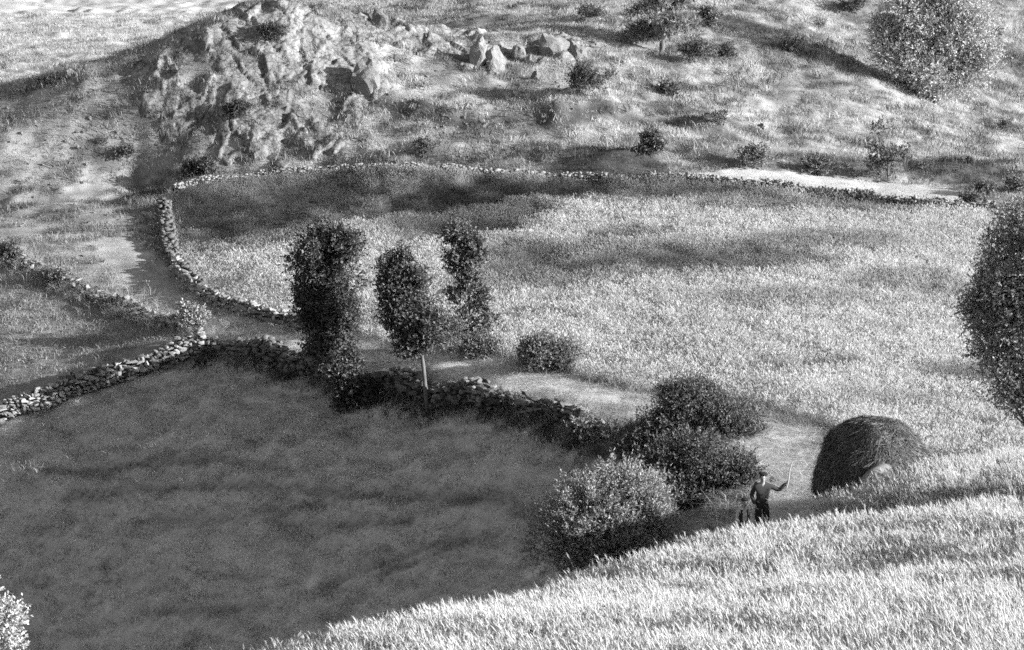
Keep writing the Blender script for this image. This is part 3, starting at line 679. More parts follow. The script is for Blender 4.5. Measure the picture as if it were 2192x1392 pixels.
# ------------------------------------------------------------------ trees and shrubs
M_BARK = plain_mat('bark', .13, .9, 14, .5, .8, vscale=(1, 1, .25)); M_LEAF = blade_mat('leaves', .16, .4, 'GEOMETRY', spec=.22, rough=.5); M_NEEDLE = blade_mat('needles', .12, .3, 'GEOMETRY')
def tube(name, path, radii, mat, sides=7, seed=0):
    r = np.random.default_rng(seed); path = np.array(path, float); V = []; Fq = []; n = len(path)
    for k in range(n):
        t = path[min(k + 1, n - 1)] - path[max(k - 1, 0)]; t /= np.linalg.norm(t) + 1e-9
        a = np.cross(t, [0.3, 1, .1]); a /= np.linalg.norm(a); b = np.cross(t, a)
        for q in range(sides):
            w = 2 * math.pi * q / sides; V.append(path[k] + (a * math.cos(w) + b * math.sin(w)) * radii[k] * (1 + .12 * r.normal()))
        if k:
            for q in range(sides): Fq.append(((k - 1) * sides + q, (k - 1) * sides + (q + 1) % sides, k * sides + (q + 1) % sides, k * sides + q))
    return mesh_np(name, np.array(V), np.array(Fq), mat, True)
def leaf_mesh(name, lobes, leaf, shoots, seed, tone, ratio=.38, up=.35, per=11, shoot_len=.5, gap=-.25, spread=.75, mat=None, shell=.25, gapf=1.6, drop=0.0):
    """lobes: (centre xyz, radii xyz) in metres.  Leaves sit along short shoots that grow outwards through the lobes"""
    r = np.random.default_rng(seed); area = np.array([l_[1][0] * l_[1][2] for l_ in lobes]); cnt = np.maximum(3, (shoots * area / area.sum()).astype(int))
    C = np.vstack([np.repeat([l_[0]], c, 0) for l_, c in zip(lobes, cnt)]); R = np.vstack([np.repeat([l_[1]], c, 0) for l_, c in zip(lobes, cnt)])
    n = len(C); u = r.normal(0, 1, (n, 3)); u /= np.linalg.norm(u, axis=1)[:, None]
    rad = r.uniform(shell ** 2, 1, n) ** .5
    lump = 1 + .6 * fbm(u[:, 0] * 1.6 + C[:, 0], u[:, 1] * 1.6 + C[:, 1], u[:, 2] * 1.6 + C[:, 2], o=3, seed=seed % 89)
    S = C + u * R * (rad * lump)[:, None]
    g = fbm(S[:, 0] * gapf, S[:, 1] * gapf, S[:, 2] * gapf, o=2, seed=seed % 97); k = g > gap
    S, u, rad, g = S[k], u[k], rad[k], g[k]; n = len(S)
    d = u * .8 + r.normal(0, .45, (n, 3)) + [0, 0, up]; d /= np.linalg.norm(d, axis=1)[:, None]
    sl = shoot_len * r.uniform(.4, 1.15, n)
    T = r.uniform(.1, 1, (n, per)); tw = r.normal(0, 1, (n, per, 3))
    ld = d[:, None] * .55 + tw * spread * .6; ld[..., 2] -= drop; ld /= np.linalg.norm(ld, axis=2)[..., None]
    p = (S[:, None] + d[:, None] * (sl[:, None] * T)[..., None]).reshape(-1, 3); ld = ld.reshape(-1, 3)
    L = leaf * r.uniform(.6, 1.25, len(p))
    nn = r.normal(0, 1, (len(p), 3)) + [0, 0, .5]; w = np.cross(ld, nn); w /= np.linalg.norm(w, axis=1)[:, None] + 1e-9
    V = np.stack([p, p + ld * (L * .5)[:, None] + w * (L * ratio * .5)[:, None], p + ld * L[:, None], p + ld * (L * .5)[:, None] - w * (L * ratio * .5)[:, None]], 1).reshape(-1, 3)
    Fq = np.arange(len(V)).reshape(-1, 4)
    me = mesh_np(name, V, Fq, mat or M_LEAF)
    sh = np.repeat(tone * (1 + .22 * r.normal(0, 1, n)), per); vattr(me, 'tone', np.repeat(np.clip(sh, .02, .8), 4))
    return me
def plant(name, label, cat, base, lobes, leaf, shoots, tone, Y=None, trunk=None, group=None, seed=0, trunk_r=.1, limbs=True, depth=.85, clumps=True, **kw):
    """base and lobes given as photograph pixels; everything is built at its true size at the plant's own distance"""
    g = hit(*base) if Y is None else on_ground(base[0], Y); s = 1 / ppm(g[1], base[1]); bp = proj(g)
    def loc(px, py, dy=0.0): return np.array([(px - bp[0]) * s, dy, (bp[1] - py) * s / .965])
    root = empty(name, g); tag(root, label, cat, group)
    LB = [(loc(l_[0], l_[1], l_[4] if len(l_) > 4 else 0.0), np.array([l_[2] * s, l_[2] * s * depth, l_[3] * s])) for l_ in lobes]
    rs = np.random.default_rng(seed + 5); L2 = []
    for c, R_ in LB:
        nsub = int(np.clip(9 * np.mean(R_) / .6, 5, 14))
        for _ in range(nsub):
            u = rs.normal(0, 1, 3); u /= np.linalg.norm(u); f = rs.uniform(.28, .55); L2.append((c + u * R_ * rs.uniform(.35, .85), R_ * f))
    LB_full = LB
    if clumps: LB = L2
    crown = obj('crown' if cat == 'tree' else 'foliage', leaf_mesh('crown', LB, leaf, shoots, seed, tone, **kw), root)
    r = np.random.default_rng(seed + 1)
    tp = spline([loc(*p_) for p_ in trunk], 5) if trunk else np.array([[0, 0, -.15], [.02, 0, .3 * LB[0][0][2]], LB[0][0] * [.8, .8, .75]])
    tp[0, 2] -= .2
    obj('trunk' if cat == 'tree' else 'stem', tube('trunk', tp, np.linspace(trunk_r, trunk_r * .35, len(tp)), M_BARK, seed=seed), root)
    if limbs:
        for c, rr in LB_full:
            a = tp[min(len(tp) - 1, int(len(tp) * (r.uniform(.68, .92) if trunk else r.uniform(.35, .8))))]; e = c + rr * [r.normal(0, .3), r.normal(0, .3), .35] if trunk else c * .85; m_ = (a + e) / 2 + r.normal(0, .08, 3) * np.linalg.norm(e - a)
            if trunk and e[2] < a[2] * .9: continue
            obj('limb', tube('limb', [a, m_, e], [trunk_r * .42, trunk_r * .28, trunk_r * .1], M_BARK, 5, seed), root)
    return root
plant('pollard_tree', 'tallest pollarded tree, dark and thickly leaved, leaning at the lane wall', 'tree', (745,880),
      [(708,528,58,36),(745,535,32,30),(690,560,52,45),(712,600,66,55),(690,650,58,55),(728,660,42,48),(700,705,54,45),(712,745,50,40),(735,785,46,44),(752,830,44,42),(772,865,38,24),(738,860,28,28)],
      .11, 11500, .09, Y=100.9, trunk=[(745,885),(738,830),(718,770),(704,690),(704,560)], trunk_r=.17, seed=11, ratio=.5, shoot_len=.5, gap=-.3)
plant('pollard_tree', 'slender pollarded tree with bare pale trunk standing in front of the lane', 'tree', (917,890),
      [(838,570,26,24),(868,558,22,22),(885,590,32,34),(850,612,40,38),(880,640,48,40),(845,652,34,30),(900,680,42,38),(868,690,36,34),(905,720,36,32),(885,740,32,24),(925,700,20,36)],
      .11, 5600, .115, Y=98.5, trunk=[(918,892),(912,840),(906,780),(898,720),(880,620)], trunk_r=.10, seed=12, ratio=.5, shoot_len=.4, gap=-.25)
plant('pollard_tree', 'thin leafy pollarded tree on the far side of the lane beside the hay field', 'tree', (1005,758),
      [(985,512,32,26),(1010,535,28,30),(985,560,34,30),(1015,590,36,34),(1048,590,20,22),(990,615,28,30),(1010,645,34,30),(1028,680,30,34),(1005,690,34,34)],
      .11, 4200, .15, Y=102.2, trunk=[(1005,762),(1008,700),(1004,630),(996,540)], trunk_r=.09, seed=13, ratio=.5, shoot_len=.4, gap=-.12)
plant('thicket', 'dark rounded thicket at the foot of the thin pollarded tree', 'shrub', (985,765), [(968,715,34,40),(995,730,36,34),(1030,745,42,20),(1065,748,28,16)], .09, 1700, .16, Y=101.4, seed=14, trunk_r=.05)
plant('round_bush', 'round dark bush at the field edge above the lane', 'bush', (1170,795), [(1160,748,44,34),(1190,765,38,32),(1135,770,24,24),(1210,785,20,16)], .09, 2200, .17, Y=98.6, seed=15, trunk_r=.05)
plant('willow_bush', 'big round willow bush with sunlit top behind the wheat edge', 'bush', (1290,1255),
      [(1310,1080,108,90),(1245,1110,88,90),(1372,1095,84,92),(1225,1160,74,72),(1320,1165,110,82),(1395,1145,62,64),(1280,1212,92,46)], .095, 13000, .28, Y=76.3, seed=16, ratio=.3, shoot_len=.55, gap=-.3, trunk_r=.1, up=.6)
plant('hedge_bush', 'tall dark hedge bush behind the willow bush, beside the lane', 'bush', (1480,1010),
      [(1450,862,66,46),(1500,890,80,52),(1420,915,84,52),(1545,930,78,54),(1480,945,100,56),(1350,950,62,38),(1590,970,58,56),(1400,980,74,44),(1600,920,34,34),(1480,850,60,40),(1500,985,90,46),(1560,900,56,46)], .095, 14500, .125, Y=88.3, seed=17, ratio=.35, shoot_len=.5, trunk_r=.1, gap=-.35)
plant('hedge_bush', 'grey leafed bush between the willow bush and the two people', 'bush', (1480,1130),
      [(1440,1010,70,56),(1500,1040,72,60),(1550,1060,48,52),(1460,1075,64,54),(1510,1105,50,40),(1400,1000,50,40),(1585,1030,46,48),(1565,1090,44,44),(1600,1085,30,40),(1540,1125,60,34),(1430,1070,50,50),(1500,985,70,44),(1560,1000,56,48)], .095, 12000, .115, Y=82.5, seed=18, ratio=.35, shoot_len=.5, trunk_r=.08, gap=-.3)
plant('broad_tree', 'large dark bushy tree cut off by the right edge above the wheat', 'tree', (2260,1130),
      [(2180,520,80,64),(2240,500,90,80),(2160,590,90,76),(2250,620,110,100),(2130,680,70,64),(2190,700,100,90),(2170,790,90,70),(2120,770,44,44),(2230,820,100,80),(2200,860,60,44),(2140,840,34,34),(2090,690,44,56),(2100,620,52,60),(2115,540,44,48),(2150,480,50,40),(2072,655,36,46),(2078,725,34,44)], .075, 14500, .26, Y=65, seed=19, ratio=.4, shoot_len=.4, trunk_r=.18, gap=-.35)
plant('sunlit_bush', 'pale sunlit bush in the bottom left corner', 'bush', (-20,1560), [(10,1265,36,44),(40,1305,46,46),(-50,1290,60,60),(68,1345,42,46),(98,1345,18,24),(0,1400,80,60),(-60,1400,70,70)], .09, 5200, .55, Y=62, seed=20, ratio=.45, shoot_len=.35, trunk_r=.06, gap=-.1)
plant('willow_tree', 'big round sunlit willow standing alone on the upper right hillside', 'tree', (2010,218),
      [(1955,35,64,48),(2030,25,70,50),(1905,85,52,46),(1985,90,80,50),(2060,80,56,52),(1940,130,60,44),(2020,140,70,46),(2095,130,50,46),(1990,175,66,30),(2060,170,50,28)], .12, 15000, .42, Y=150, seed=21, ratio=.4, shoot_len=.8, trunk_r=.2, up=.4, gap=-.6, gapf=1.0,
      trunk=[(2005,222),(2000,190),(1995,140),(1990,70)])
# pine: straight trunk, whorls of drooping boughs
g = hit(1417, 116); s = 1 / ppm(g[1], 116); root = empty('pine_tree', g); tag(root, 'tall open pine cut off by the top edge of the picture', 'tree')
Hp = 215 * s; obj('trunk', tube('trunk', [[0, 0, -.2], [.03, 0, Hp * .5], [0, 0, Hp]], [.16, .10, .03], M_BARK), root)
r = np.random.default_rng(33); LB = []
for k in range(46):
    z = Hp * (.16 + .84 * (k / 46) ** .9); a = r.uniform(0, 6.283); ln = (1 - z / Hp) ** .6 * 2.1 * r.uniform(.6, 1.05) + .25
    e = np.array([math.cos(a) * ln, math.sin(a) * ln, z - .04 * ln + r.normal(0, .15)])
    obj('bough', tube('bough', [[0, 0, z], np.array([e[0] * .5, e[1] * .5, z + .10]), e], [.035, .025, .01], M_BARK, 5, k), root)
    for t in (.4, .6, .8, 1.0): LB.append((np.array([e[0] * t, e[1] * t, z + (e[2] - z) * t + .05]), np.array([.30, .30, .14])))
obj('crown', leaf_mesh('needles', LB, .26, 4200, 34, .2, ratio=.16, per=9, shoot_len=.35, gap=-.9, mat=M_NEEDLE), root)
# shrubs on the slopes: (base px, width, height, tone, label[, kind name, depth])
SHRUBS = [
 (1257,208,92,78,.07,'dark juniper bush on the bright slope below the ridge rocks','juniper_bush'),(1302,174,34,32,.09,'small dark bush just right of the big juniper','juniper_bush'),
 (1272,48,76,46,.10,'dark double bush on the pale slope at the top','juniper_bush'),(1476,134,98,48,.10,'wide dark bush at the foot of the pine','juniper_bush'),(1562,134,64,44,.11,'dark round bush right of the wide bush under the pine','juniper_bush'),
 (1388,330,78,58,.14,'fluffy grey bush above the dark grass mound','shrub'),(1615,362,84,50,.22,'pale twiggy bush at the left end of the bright strip','shrub'),(1745,374,66,36,.16,'low dark bush left of the spreading thorn tree','shrub'),
 (1692,108,54,30,.20,'faint low bush on the slope between pine and willow','shrub'),(2152,286,34,38,.13,'small bush on the slope at the right edge','shrub'),(2185,415,60,50,.15,'dense bush at the right end of the bright strip','shrub'),
 (1762,66,36,44,.24,'pale small bush near the top, left of the willow','shrub'),(1525,66,56,60,.20,'soft grey bush right of the pine crown','shrub'),(2118,95,44,44,.14,'dark bush behind the right side of the willow','shrub'),(1822,26,60,36,.10,'dark bush at the top edge left of the willow','shrub'),
 (512,262,74,58,.07,'dark bush growing on the cliff of the knoll','juniper_bush'),(575,92,96,44,.07,'dark growth under the crown of the knoll','juniper_bush'),(432,378,80,44,.10,'dark bush at the foot of the knoll','shrub'),
 (216,322,28,32,.09,'small dark bush on the bare left slope','shrub'),(272,342,46,30,.10,'low dark bush left of the cliff foot','shrub'),(914,326,56,32,.13,'low bushy hummock below the ledge','shrub'),
 (445,775,60,30,.10,'dark brambles where the walls meet','bramble'),(422,712,66,66,.30,'pale spiky plant at the corner of the lane','shrub'),(1248,945,64,52,.22,'bramble clump at the right end of the retaining wall','bramble'),
 (1100,878,70,34,.11,'dark brambles hanging on the retaining wall','bramble'),(795,868,64,56,.07,'black ivy clump beside the tallest pollarded tree','bramble'),(960,880,46,34,.09,'ivy clump right of the bare pale trunk','bramble'),
 (2080,442,60,26,.12,'dark hedge plant on the right end of the field wall','shrub'),(1740,432,90,24,.12,'low dark growth along the field wall below the bright strip','shrub'),(1850,440,70,24,.12,'dark growth on the field wall under the thorn tree','shrub'),
 (1630,280,12,18,.06,'tiny dark upright bush on the right hillside','shrub'),(2072,350,12,16,.06,'tiny dark bush on the bank at the right','shrub'),(1985,362,36,20,.12,'low bush right of the thorn tree','shrub'),
 (130,610,60,34,.17,'grassy clump on the overgrown left wall','shrub'),(20,560,60,46,.13,'dark bush on the overgrown wall at the left edge','shrub'),(230,660,46,26,.20,'dry tuft on the overgrown left wall','shrub'),
 (2110,420,60,34,.18,'pale bush at the tip of the bright strip','shrub'),(1430,205,60,30,.13,'low heather clump on the ridge right of the juniper','shrub'),(1530,262,50,26,.12,'dark heather on the ridge end','shrub'),
]
for k, q in enumerate(SHRUBS):
    bx, by, w, h, tn, lab, nm = q[:7]; rr = np.random.default_rng(700 + k); nl = 3 if w < 40 else 5
    lob = [(bx + rr.uniform(-.28, .28) * w, by - h * rr.uniform(.3, .62), w * rr.uniform(.22, .34), h * rr.uniform(.26, .38), rr.normal(0, .15)) for _ in range(nl)]
    gd = hit(bx, by); mpx = 1 / ppm(gd[1], by)
    plant(nm, lab, 'bush' if nm == 'juniper_bush' else nm.replace('_', ' '), (bx, by), lob, float(np.clip(.1 * w * mpx, .07, .13)), int(np.clip(w * h * .11, 60, 700)), tn, seed=800 + k, trunk_r=.03, shoot_len=min(.35, .3 * w * mpx), limbs=False,
          up=.7 if nm == 'juniper_bush' else .35, ratio=.25 if nm == 'juniper_bush' else .4, gap=-.4)
plant('skyline_shrubs', 'black low shrubs on the left skyline of the spur', 'shrub', (110,200), [(70,195,26,14),(110,182,34,18),(150,176,26,14),(60,212,22,12)], .12, 420, .05, Y=138.8, seed=61, trunk_r=.03, limbs=False)
plant('thorn_tree', 'spreading dark thorn tree above the bright strip on the right', 'tree', (1900,384),
      [(1885,285,22,16),(1905,300,24,18),(1875,315,26,18),(1915,335,34,22),(1880,350,34,22),(1935,345,22,16),(1900,368,44,16)], .14, 620, .12, seed=62, trunk_r=.08, gap=-.1)
# ------------------------------------------------------------------ grass on walls, verges and banks; straw on the lane
def along(pts, n, spread, seed):
    r = np.random.default_rng(seed); L = spline(pts, 6); k = r.uniform(0, len(L) - 1.001, n); i = k.astype(int); f = (k - i)[:, None]
    p = L[i] * (1 - f) + L[i + 1] * f; return p[:, :2] + r.normal(0, spread, (n, 2))
LONG = [tuft_mesh('long_grass', 15, .55, .011, .10, .7, M_GRASS, 600 + k, ears=.25, bend=.8) for k in range(4)]
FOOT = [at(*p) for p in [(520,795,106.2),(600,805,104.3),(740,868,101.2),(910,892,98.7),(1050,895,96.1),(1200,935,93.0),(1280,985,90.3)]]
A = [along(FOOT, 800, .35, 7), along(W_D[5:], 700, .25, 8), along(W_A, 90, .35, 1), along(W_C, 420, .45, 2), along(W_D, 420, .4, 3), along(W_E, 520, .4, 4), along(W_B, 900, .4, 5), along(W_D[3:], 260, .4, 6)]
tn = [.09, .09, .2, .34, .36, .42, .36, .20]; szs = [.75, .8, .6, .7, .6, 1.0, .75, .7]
xy = np.vstack(A); tv = np.concatenate([np.full(len(a), t) for a, t in zip(A, tn)]) * rng.uniform(.5, 1.45, len(xy)); sv = np.concatenate([np.full(len(a), t) for a, t in zip(A, szs)]) * rng.uniform(.5, 1.3, len(xy))
zb = height(xy[:, 0], xy[:, 1])
scatter('verge_grass', np.column_stack([xy, zb - .02]), tv, sv, LONG); tag(bpy.data.objects['verge_grass'], 'long rank grass growing along the walls and lane verges', 'grass', kind='stuff')
# tall weeds and grass stalks in front of the wheat edge at the bottom
e = np.array([p[:2] for p in EDGE_W[:7]]); xy = along([np.r_[p, 0] for p in e], 150, .3, 9); xy = np.vstack([xy, along([at(370,1440,47), at(480,1425,46), at(620,1400,46)], 40, .35, 10)])
scatter('edge_stalks', np.column_stack([xy, height(xy[:, 0], xy[:, 1])]), rng.uniform(.4, .7, len(xy)), rng.uniform(1.0, 1.8, len(xy)), LONG); tag(bpy.data.objects['edge_stalks'], 'tall pale grass stalks along the edge of the wheat', 'grass', kind='stuff')
STRAW = [tuft_mesh('straw', 12, .5, .012, .18, 2.6, M_GRASS, 650 + k, bend=.1, hvar=.5) for k in range(4)]
for m_ in STRAW:
    v = np.empty(len(m_.vertices) * 3, np.float32); m_.vertices.foreach_get('co', v); v = v.reshape(-1, 3); v[:, 2] *= .10; m_.vertices.foreach_set('co', v.ravel()); m_.update()
x, y = spots(4, 12, 75, 92, 26, lambda x, y: (seg_dist(x, y, LANE)[0] < 2.2 + .8 * fbm(x, y, seed=66)) & ~inside(x, y, WHEAT) & ~inside(x, y, FIELD))
x2, y2 = spots(-14, 6, 88, 116, 26, lambda x, y: (seg_dist(x, y, LANE)[0] < 1.2) & (fbm(x * 1.2, y * 1.2, seed=67) > -.1))
x = np.r_[x, x2]; y = np.r_[y, y2]
scatter('strewn_straw', np.column_stack([x, y, height(x, y) + .015]), np.clip((.60 + .25 * fbm(x * .9, y * .9, seed=68)) * rng.uniform(.5, 1.4, len(x)), .06, .7), rng.uniform(.5, 1.2, len(x)), STRAW, tilt=.08)
tag(bpy.data.objects['strewn_straw'], 'loose straw strewn over the lane', 'straw', kind='stuff')

# ------------------------------------------------------------------ people, ox and hay cart
def skin(name, joints, edges, mat, parent, root=0, sub=2, smooth=True):
    me = bpy.data.meshes.new(name); me.from_pydata([j[0] for j in joints], edges, []); o = bpy.data.objects.new(name, me); COL.objects.link(o)
    md = o.modifiers.new('skin', 'SKIN'); md.use_smooth_shade = smooth
    for k, j in enumerate(joints):
        sv = me.skin_vertices[0].data[k]; sv.radius = j[1] if isinstance(j[1], tuple) else (j[1], j[1]); sv.use_root = (k == root)
    o.modifiers.new('sub', 'SUBSURF').levels = sub; o.modifiers['sub'].render_levels = sub
    dg = bpy.context.evaluated_depsgraph_get(); m2 = bpy.data.meshes.new_from_object(o.evaluated_get(dg)); m2.name = name
    bpy.data.objects.remove(o); m2.materials.clear(); m2.materials.append(mat)
    return obj(name, m2, parent)
M_SKIN = plain_mat('skin', .30, .6, 60, .15, .1, .3); M_KNIT = plain_mat('grey_jersey', .055, .95, 80, .3, .5); M_TROUS = plain_mat('dark_trousers', .03, .95, 60, .3, .4)
M_BLACK = plain_mat('black_felt', .018, .95, 80, .3, .3); M_LEATHER = plain_mat('boot_leather', .05, .6, 40, .3, .3, .4); M_SHIRT = plain_mat('pale_shirt', .5, .9, 60, .15, .3); M_VEST = plain_mat('dark_waistcoat', .04, .95, 60, .3, .3)
M_HAIR = plain_mat('dark_hair', .03, .7, 90, .4, .6); M_WOOD = plain_mat('weathered_wood', .45, .85, 10, .4, .5, vscale=(.2, 4, 4)); M_OX = plain_mat('pale_hide', .17, .85, 7, .22, .25); M_HORN = plain_mat('horn', .3, .5, 12, .3, .1, .4)
def uv_ball(name, c, r3, mat, parent, seg=16, rings=10, warp=None):
    bm = bmesh.new(); bmesh.ops.create_uvsphere(bm, u_segments=seg, v_segments=rings, radius=1)
    for v in bm.verts:
        p_ = np.array(v.co)
        if warp: p_ = warp(p_)
        v.co = p_ * np.array(r3) + np.array(c)
    me = bpy.data.meshes.new(name); bm.to_mesh(me); bm.free(); me.materials.append(mat)
    for q in me.polygons: q.use_smooth = True
    return obj(name, me, parent)
def hand(joints, edges, wi, w, palm_dir, side, s, curl):
    """palm and five fingers grown from the wrist joint wi"""
    d = np.array(palm_dir, float); d /= np.linalg.norm(d); sd = np.array(side, float); sd /= np.linalg.norm(sd); cu = np.array(curl, float); cu /= np.linalg.norm(cu)
    p0 = np.array(w); pi = len(joints); joints.append((tuple(p0 + d * .05 * s), (.034 * s, .02 * s))); edges.append((wi, pi))
    for k, (o_, l_) in enumerate(((-.028, .062), (-.009, .072), (.010, .068), (.028, .05))):
        b = p0 + d * .085 * s + sd * o_ * s; i = len(joints); joints += [(tuple(b), .010 * s), (tuple(b + (d * .6 + cu * .35) * l_ * .55 * s), .0085 * s), (tuple(b + (d * .7 + cu * 1.0) * l_ * .75 * s), .007 * s)]
        edges += [(pi, i), (i, i + 1), (i + 1, i + 2)]
    b = p0 + d * .03 * s - sd * .04 * s; i = len(joints); joints += [(tuple(b), .011 * s), (tuple(b + (d * .5 - sd * .5 + cu * .3) * .05 * s), .009 * s)]; edges += [(pi, i), (i, i + 1)]
def person(label, place, rz, H, arms, legs, looks, child=False):
    """joints in metres for a 1.70 m adult (x right in the picture, y away, z up), scaled to H"""
    k = H / 1.70; root = empty('person', place, rz); tag(root, label, 'person')
    J = []; E = []
    def add(p_, r_, par=None):
        J.append(((p_[0] * k, p_[1] * k, p_[2] * k), tuple(v * k for v in r_) if isinstance(r_, tuple) else r_ * k))
        if par is not None: E.append((par, len(J) - 1))
        return len(J) - 1
    hd = looks['head']
    pel = add((0, 0, .93), (.16, .12)); wai = add((0, 0, 1.08), (.15, .105), pel); che = add((0, .0, 1.27), (.175, .115), wai); nb = add((0, .01, 1.43), (.085, .065), che); nk = add((0, .005, 1.50), (.056, .056), nb)
    hs = looks.get('hs', 1.08); jaw = add((hd[0] * .5, hd[1] * .5 - .02, 1.55), (.058 * hs, .066 * hs), nk); sk = add((hd[0], hd[1], 1.55 + .08 * hs), (.076 * hs, .092 * hs), jaw); tp = add((hd[0], hd[1] + .01, 1.55 + .135 * hs), (.058 * hs, .07 * hs), sk)
    for sx, leg in zip((-1, 1), legs):
        h_ = add((sx * .09, 0, .88), (.085, .09), pel); kn = add(leg[0], (.058, .06), h_); an = add(leg[1], (.04, .042), kn); fo = add((leg[1][0] + .01 * sx, leg[1][1] - .12, .035), (.04, .03), an)
    wr = []
    for sx, arm in zip((-1, 1), arms):
        sh = add((sx * .19, .005, 1.40), (.062, .062), che); el = add(arm[0], (.043, .043), sh); w_ = add(arm[1], (.028, .026), el); wr.append(w_)
        d = np.array(arm[1]) - np.array(arm[0]); jj = [(tuple(np.array(j[0])), j[1]) for j in J]
        hand(J, E, w_, J[w_][0], d, arm[2], k * 1.05, arm[3])
    body = skin('body', J, E, M_SKIN, root)
    # a face: brow, nose, chin pushed into the head
    c = np.array([hd[0], hd[1], 1.55 + .06 * hs]) * k; k0 = k; k = k * hs; v = np.empty(len(body.data.vertices) * 3, np.float32); body.data.vertices.foreach_get('co', v); v = v.reshape(-1, 3); q = v - c
    fr = q[:, 1] < -.03 * k
    v[:, 1] -= fr * .014 * k * np.exp(-(q[:, 0] / (.016 * k)) ** 2 - ((q[:, 2] + .004 * k) / (.022 * k)) ** 2); v[:, 1] += fr * .010 * k * np.exp(-((np.abs(q[:, 0]) - .032 * k) / (.016 * k)) ** 2 - ((q[:, 2] - .02 * k) / (.014 * k)) ** 2)
    body.data.vertices.foreach_set('co', v.ravel())
    for sx in (-1, 1):
        uv_ball('eye', c + np.array([sx * .032, -.082, .018]) * k, np.array([.013, .008, .007]) * k, M_BLACK, root, 8, 6); uv_ball('ear', c + np.array([sx * .082, .012, .0]) * k, np.array([.012, .022, .034]) * k, M_SKIN, root, 8, 6)
    uv_ball('mouth', c + np.array([0, -.083, -.052]) * k, np.array([.024, .007, .006]) * k, M_LEATHER, root, 8, 6)
    kh = k; k = k0
    # clothes follow the body
    def garment(nm, ids, edges_, grow, mat):
        mp = {a: b for b, a in enumerate(ids)}
        skin(nm, [(J[a][0], tuple(np.array(J[a][1] if isinstance(J[a][1], tuple) else (J[a][1],) * 2) + grow * k)) for a in ids], [(mp[a], mp[b]) for a, b in edges_], mat, root)
    hips = [i for i, j in enumerate(J) if abs(j[0][2] - .88 * k) < 1e-6]; sh = [i for i, j in enumerate(J) if abs(j[0][2] - 1.40 * k) < 1e-6]
    up = [pel, wai, che, nb] + [sh[0], sh[0] + 1, sh[0] + 2] + [sh[1], sh[1] + 1, sh[1] + 2]
    J_hem = add((0, 0, .91), (.165, .125)); up = [J_hem] + up[1:]
    garment('jersey', up, [(J_hem, wai), (wai, che), (che, nb), (che, sh[0]), (sh[0], sh[0] + 1), (sh[0] + 1, sh[0] + 2), (che, sh[1]), (sh[1], sh[1] + 1), (sh[1] + 1, sh[1] + 2)], .022, looks['top'])
    J_w = add((0, 0, 1.06), (.148, .105)); lo = [pel, J_w] + [hips[0] + q for q in (0, 1, 2)] + [hips[1] + q for q in (0, 1, 2)]
    garment('trousers', lo, [(J_w, pel), (pel, hips[0]), (hips[0], hips[0] + 1), (hips[0] + 1, hips[0] + 2), (pel, hips[1]), (hips[1], hips[1] + 1), (hips[1] + 1, hips[1] + 2)], .034, looks['legs'])
    for h_, leg in zip(hips, legs):
        f = np.array(J[h_ + 3][0]); uv_ball('shoe', f + np.array([0, .01, .012]) * k, np.array([.05, .14, .05]) * k, M_LEATHER, root, 12, 8, lambda p_: np.array([p_[0] * (1 - .15 * p_[1]), p_[1], max(p_[2], -.75)]))
    if looks.get('beret'):
        uv_ball('beret', c + np.array([.01, .0, .105]) * kh, np.array([.115, .125, .045]) * kh, M_BLACK, root, 20, 10, lambda p_: np.array([p_[0], p_[1], p_[2] * (1.0 if p_[2] > 0 else .6) - .35 * p_[0]]))
        uv_ball('hair', c + np.array([0, .03, .03]) * kh, np.array([.084, .085, .075]) * kh, M_HAIR, root)
    else:
        uv_ball('hair', c + np.array([0, .030, .072]) * kh, np.array([.092, .090, .062]) * kh, M_HAIR, root, 20, 12, lambda p_: p_ * (1 + .06 * math.sin(9 * p_[0] + 5 * p_[1])))
    if looks.get('vest'):
        for sx in (-1, 1):
            V = []; Fq = []
            for a in range(7):                                        # an open waistcoat: two curved front halves
                t = a / 6; z = .90 + .50 * t; w_ = .185 + .015 * math.sin(t * 3)
                for b in range(6):
                    ang = math.radians(-62 + 128 * b / 5); V.append([sx * w_ * math.cos(ang) * (1 - .25 * max(0, t - .8) * 5 * .3) * k, .135 * math.sin(ang) * k, z * k])
                if a:
                    for b in range(5): i = (a - 1) * 6 + b; Fq.append((i, i + 1, i + 7, i + 6))
            me = mesh_np('waistcoat_half', np.array(V), np.array(Fq), M_VEST, True); o = obj('waistcoat_half', me, root); o.modifiers.new('cloth', 'SOLIDIFY').thickness = .012
    return root, k
P_MAN = on_ground(1630, 76.3)
man, km = person('man in a beret and grey jersey raising a long stick', P_MAN, 0.05, 1.78,
    arms=[((-.30, .03, 1.13), (-.21, -.10, .90), (0, 1, 0), (.5, -.3, 0)), ((.45, -.03, 1.27), (.61, -.06, 1.47), (0, 1, 0), (-.8, -.4, .2))],
    legs=[((-.11, -.04, .48), (-.12, .02, .09)), ((.12, .0, .48), (.14, .04, .09))], looks=dict(head=(.0, -.01), top=M_KNIT, legs=M_TROUS, beret=True))
def rod(name, a, b, r_, mat, label=None, cat=None, sides=7):
    a = np.array(a, float); b = np.array(b, float); L = [a * (1 - t) + b * t + np.array([.012 * math.sin(7 * t), .01 * math.cos(9 * t), 0]) for t in np.linspace(0, 1, 7)]
    base = L[0].copy(); me = tube(name, [q - base for q in L], [r_ * (1 - .25 * t) for t in np.linspace(0, 1, 7)], mat, sides); o = obj(name, me, loc=base); return tag(o, label, cat)
hp = P_MAN + np.array([.665, -.07, 1.555]) * km
rod('goad_stick', hp + [-.03, 0, -.22], hp + [.11, -.02, .60], .02, M_WOOD, "drover's long pale stick held up in the man's raised hand", 'stick')
P_KID = on_ground(1591, 75.3)
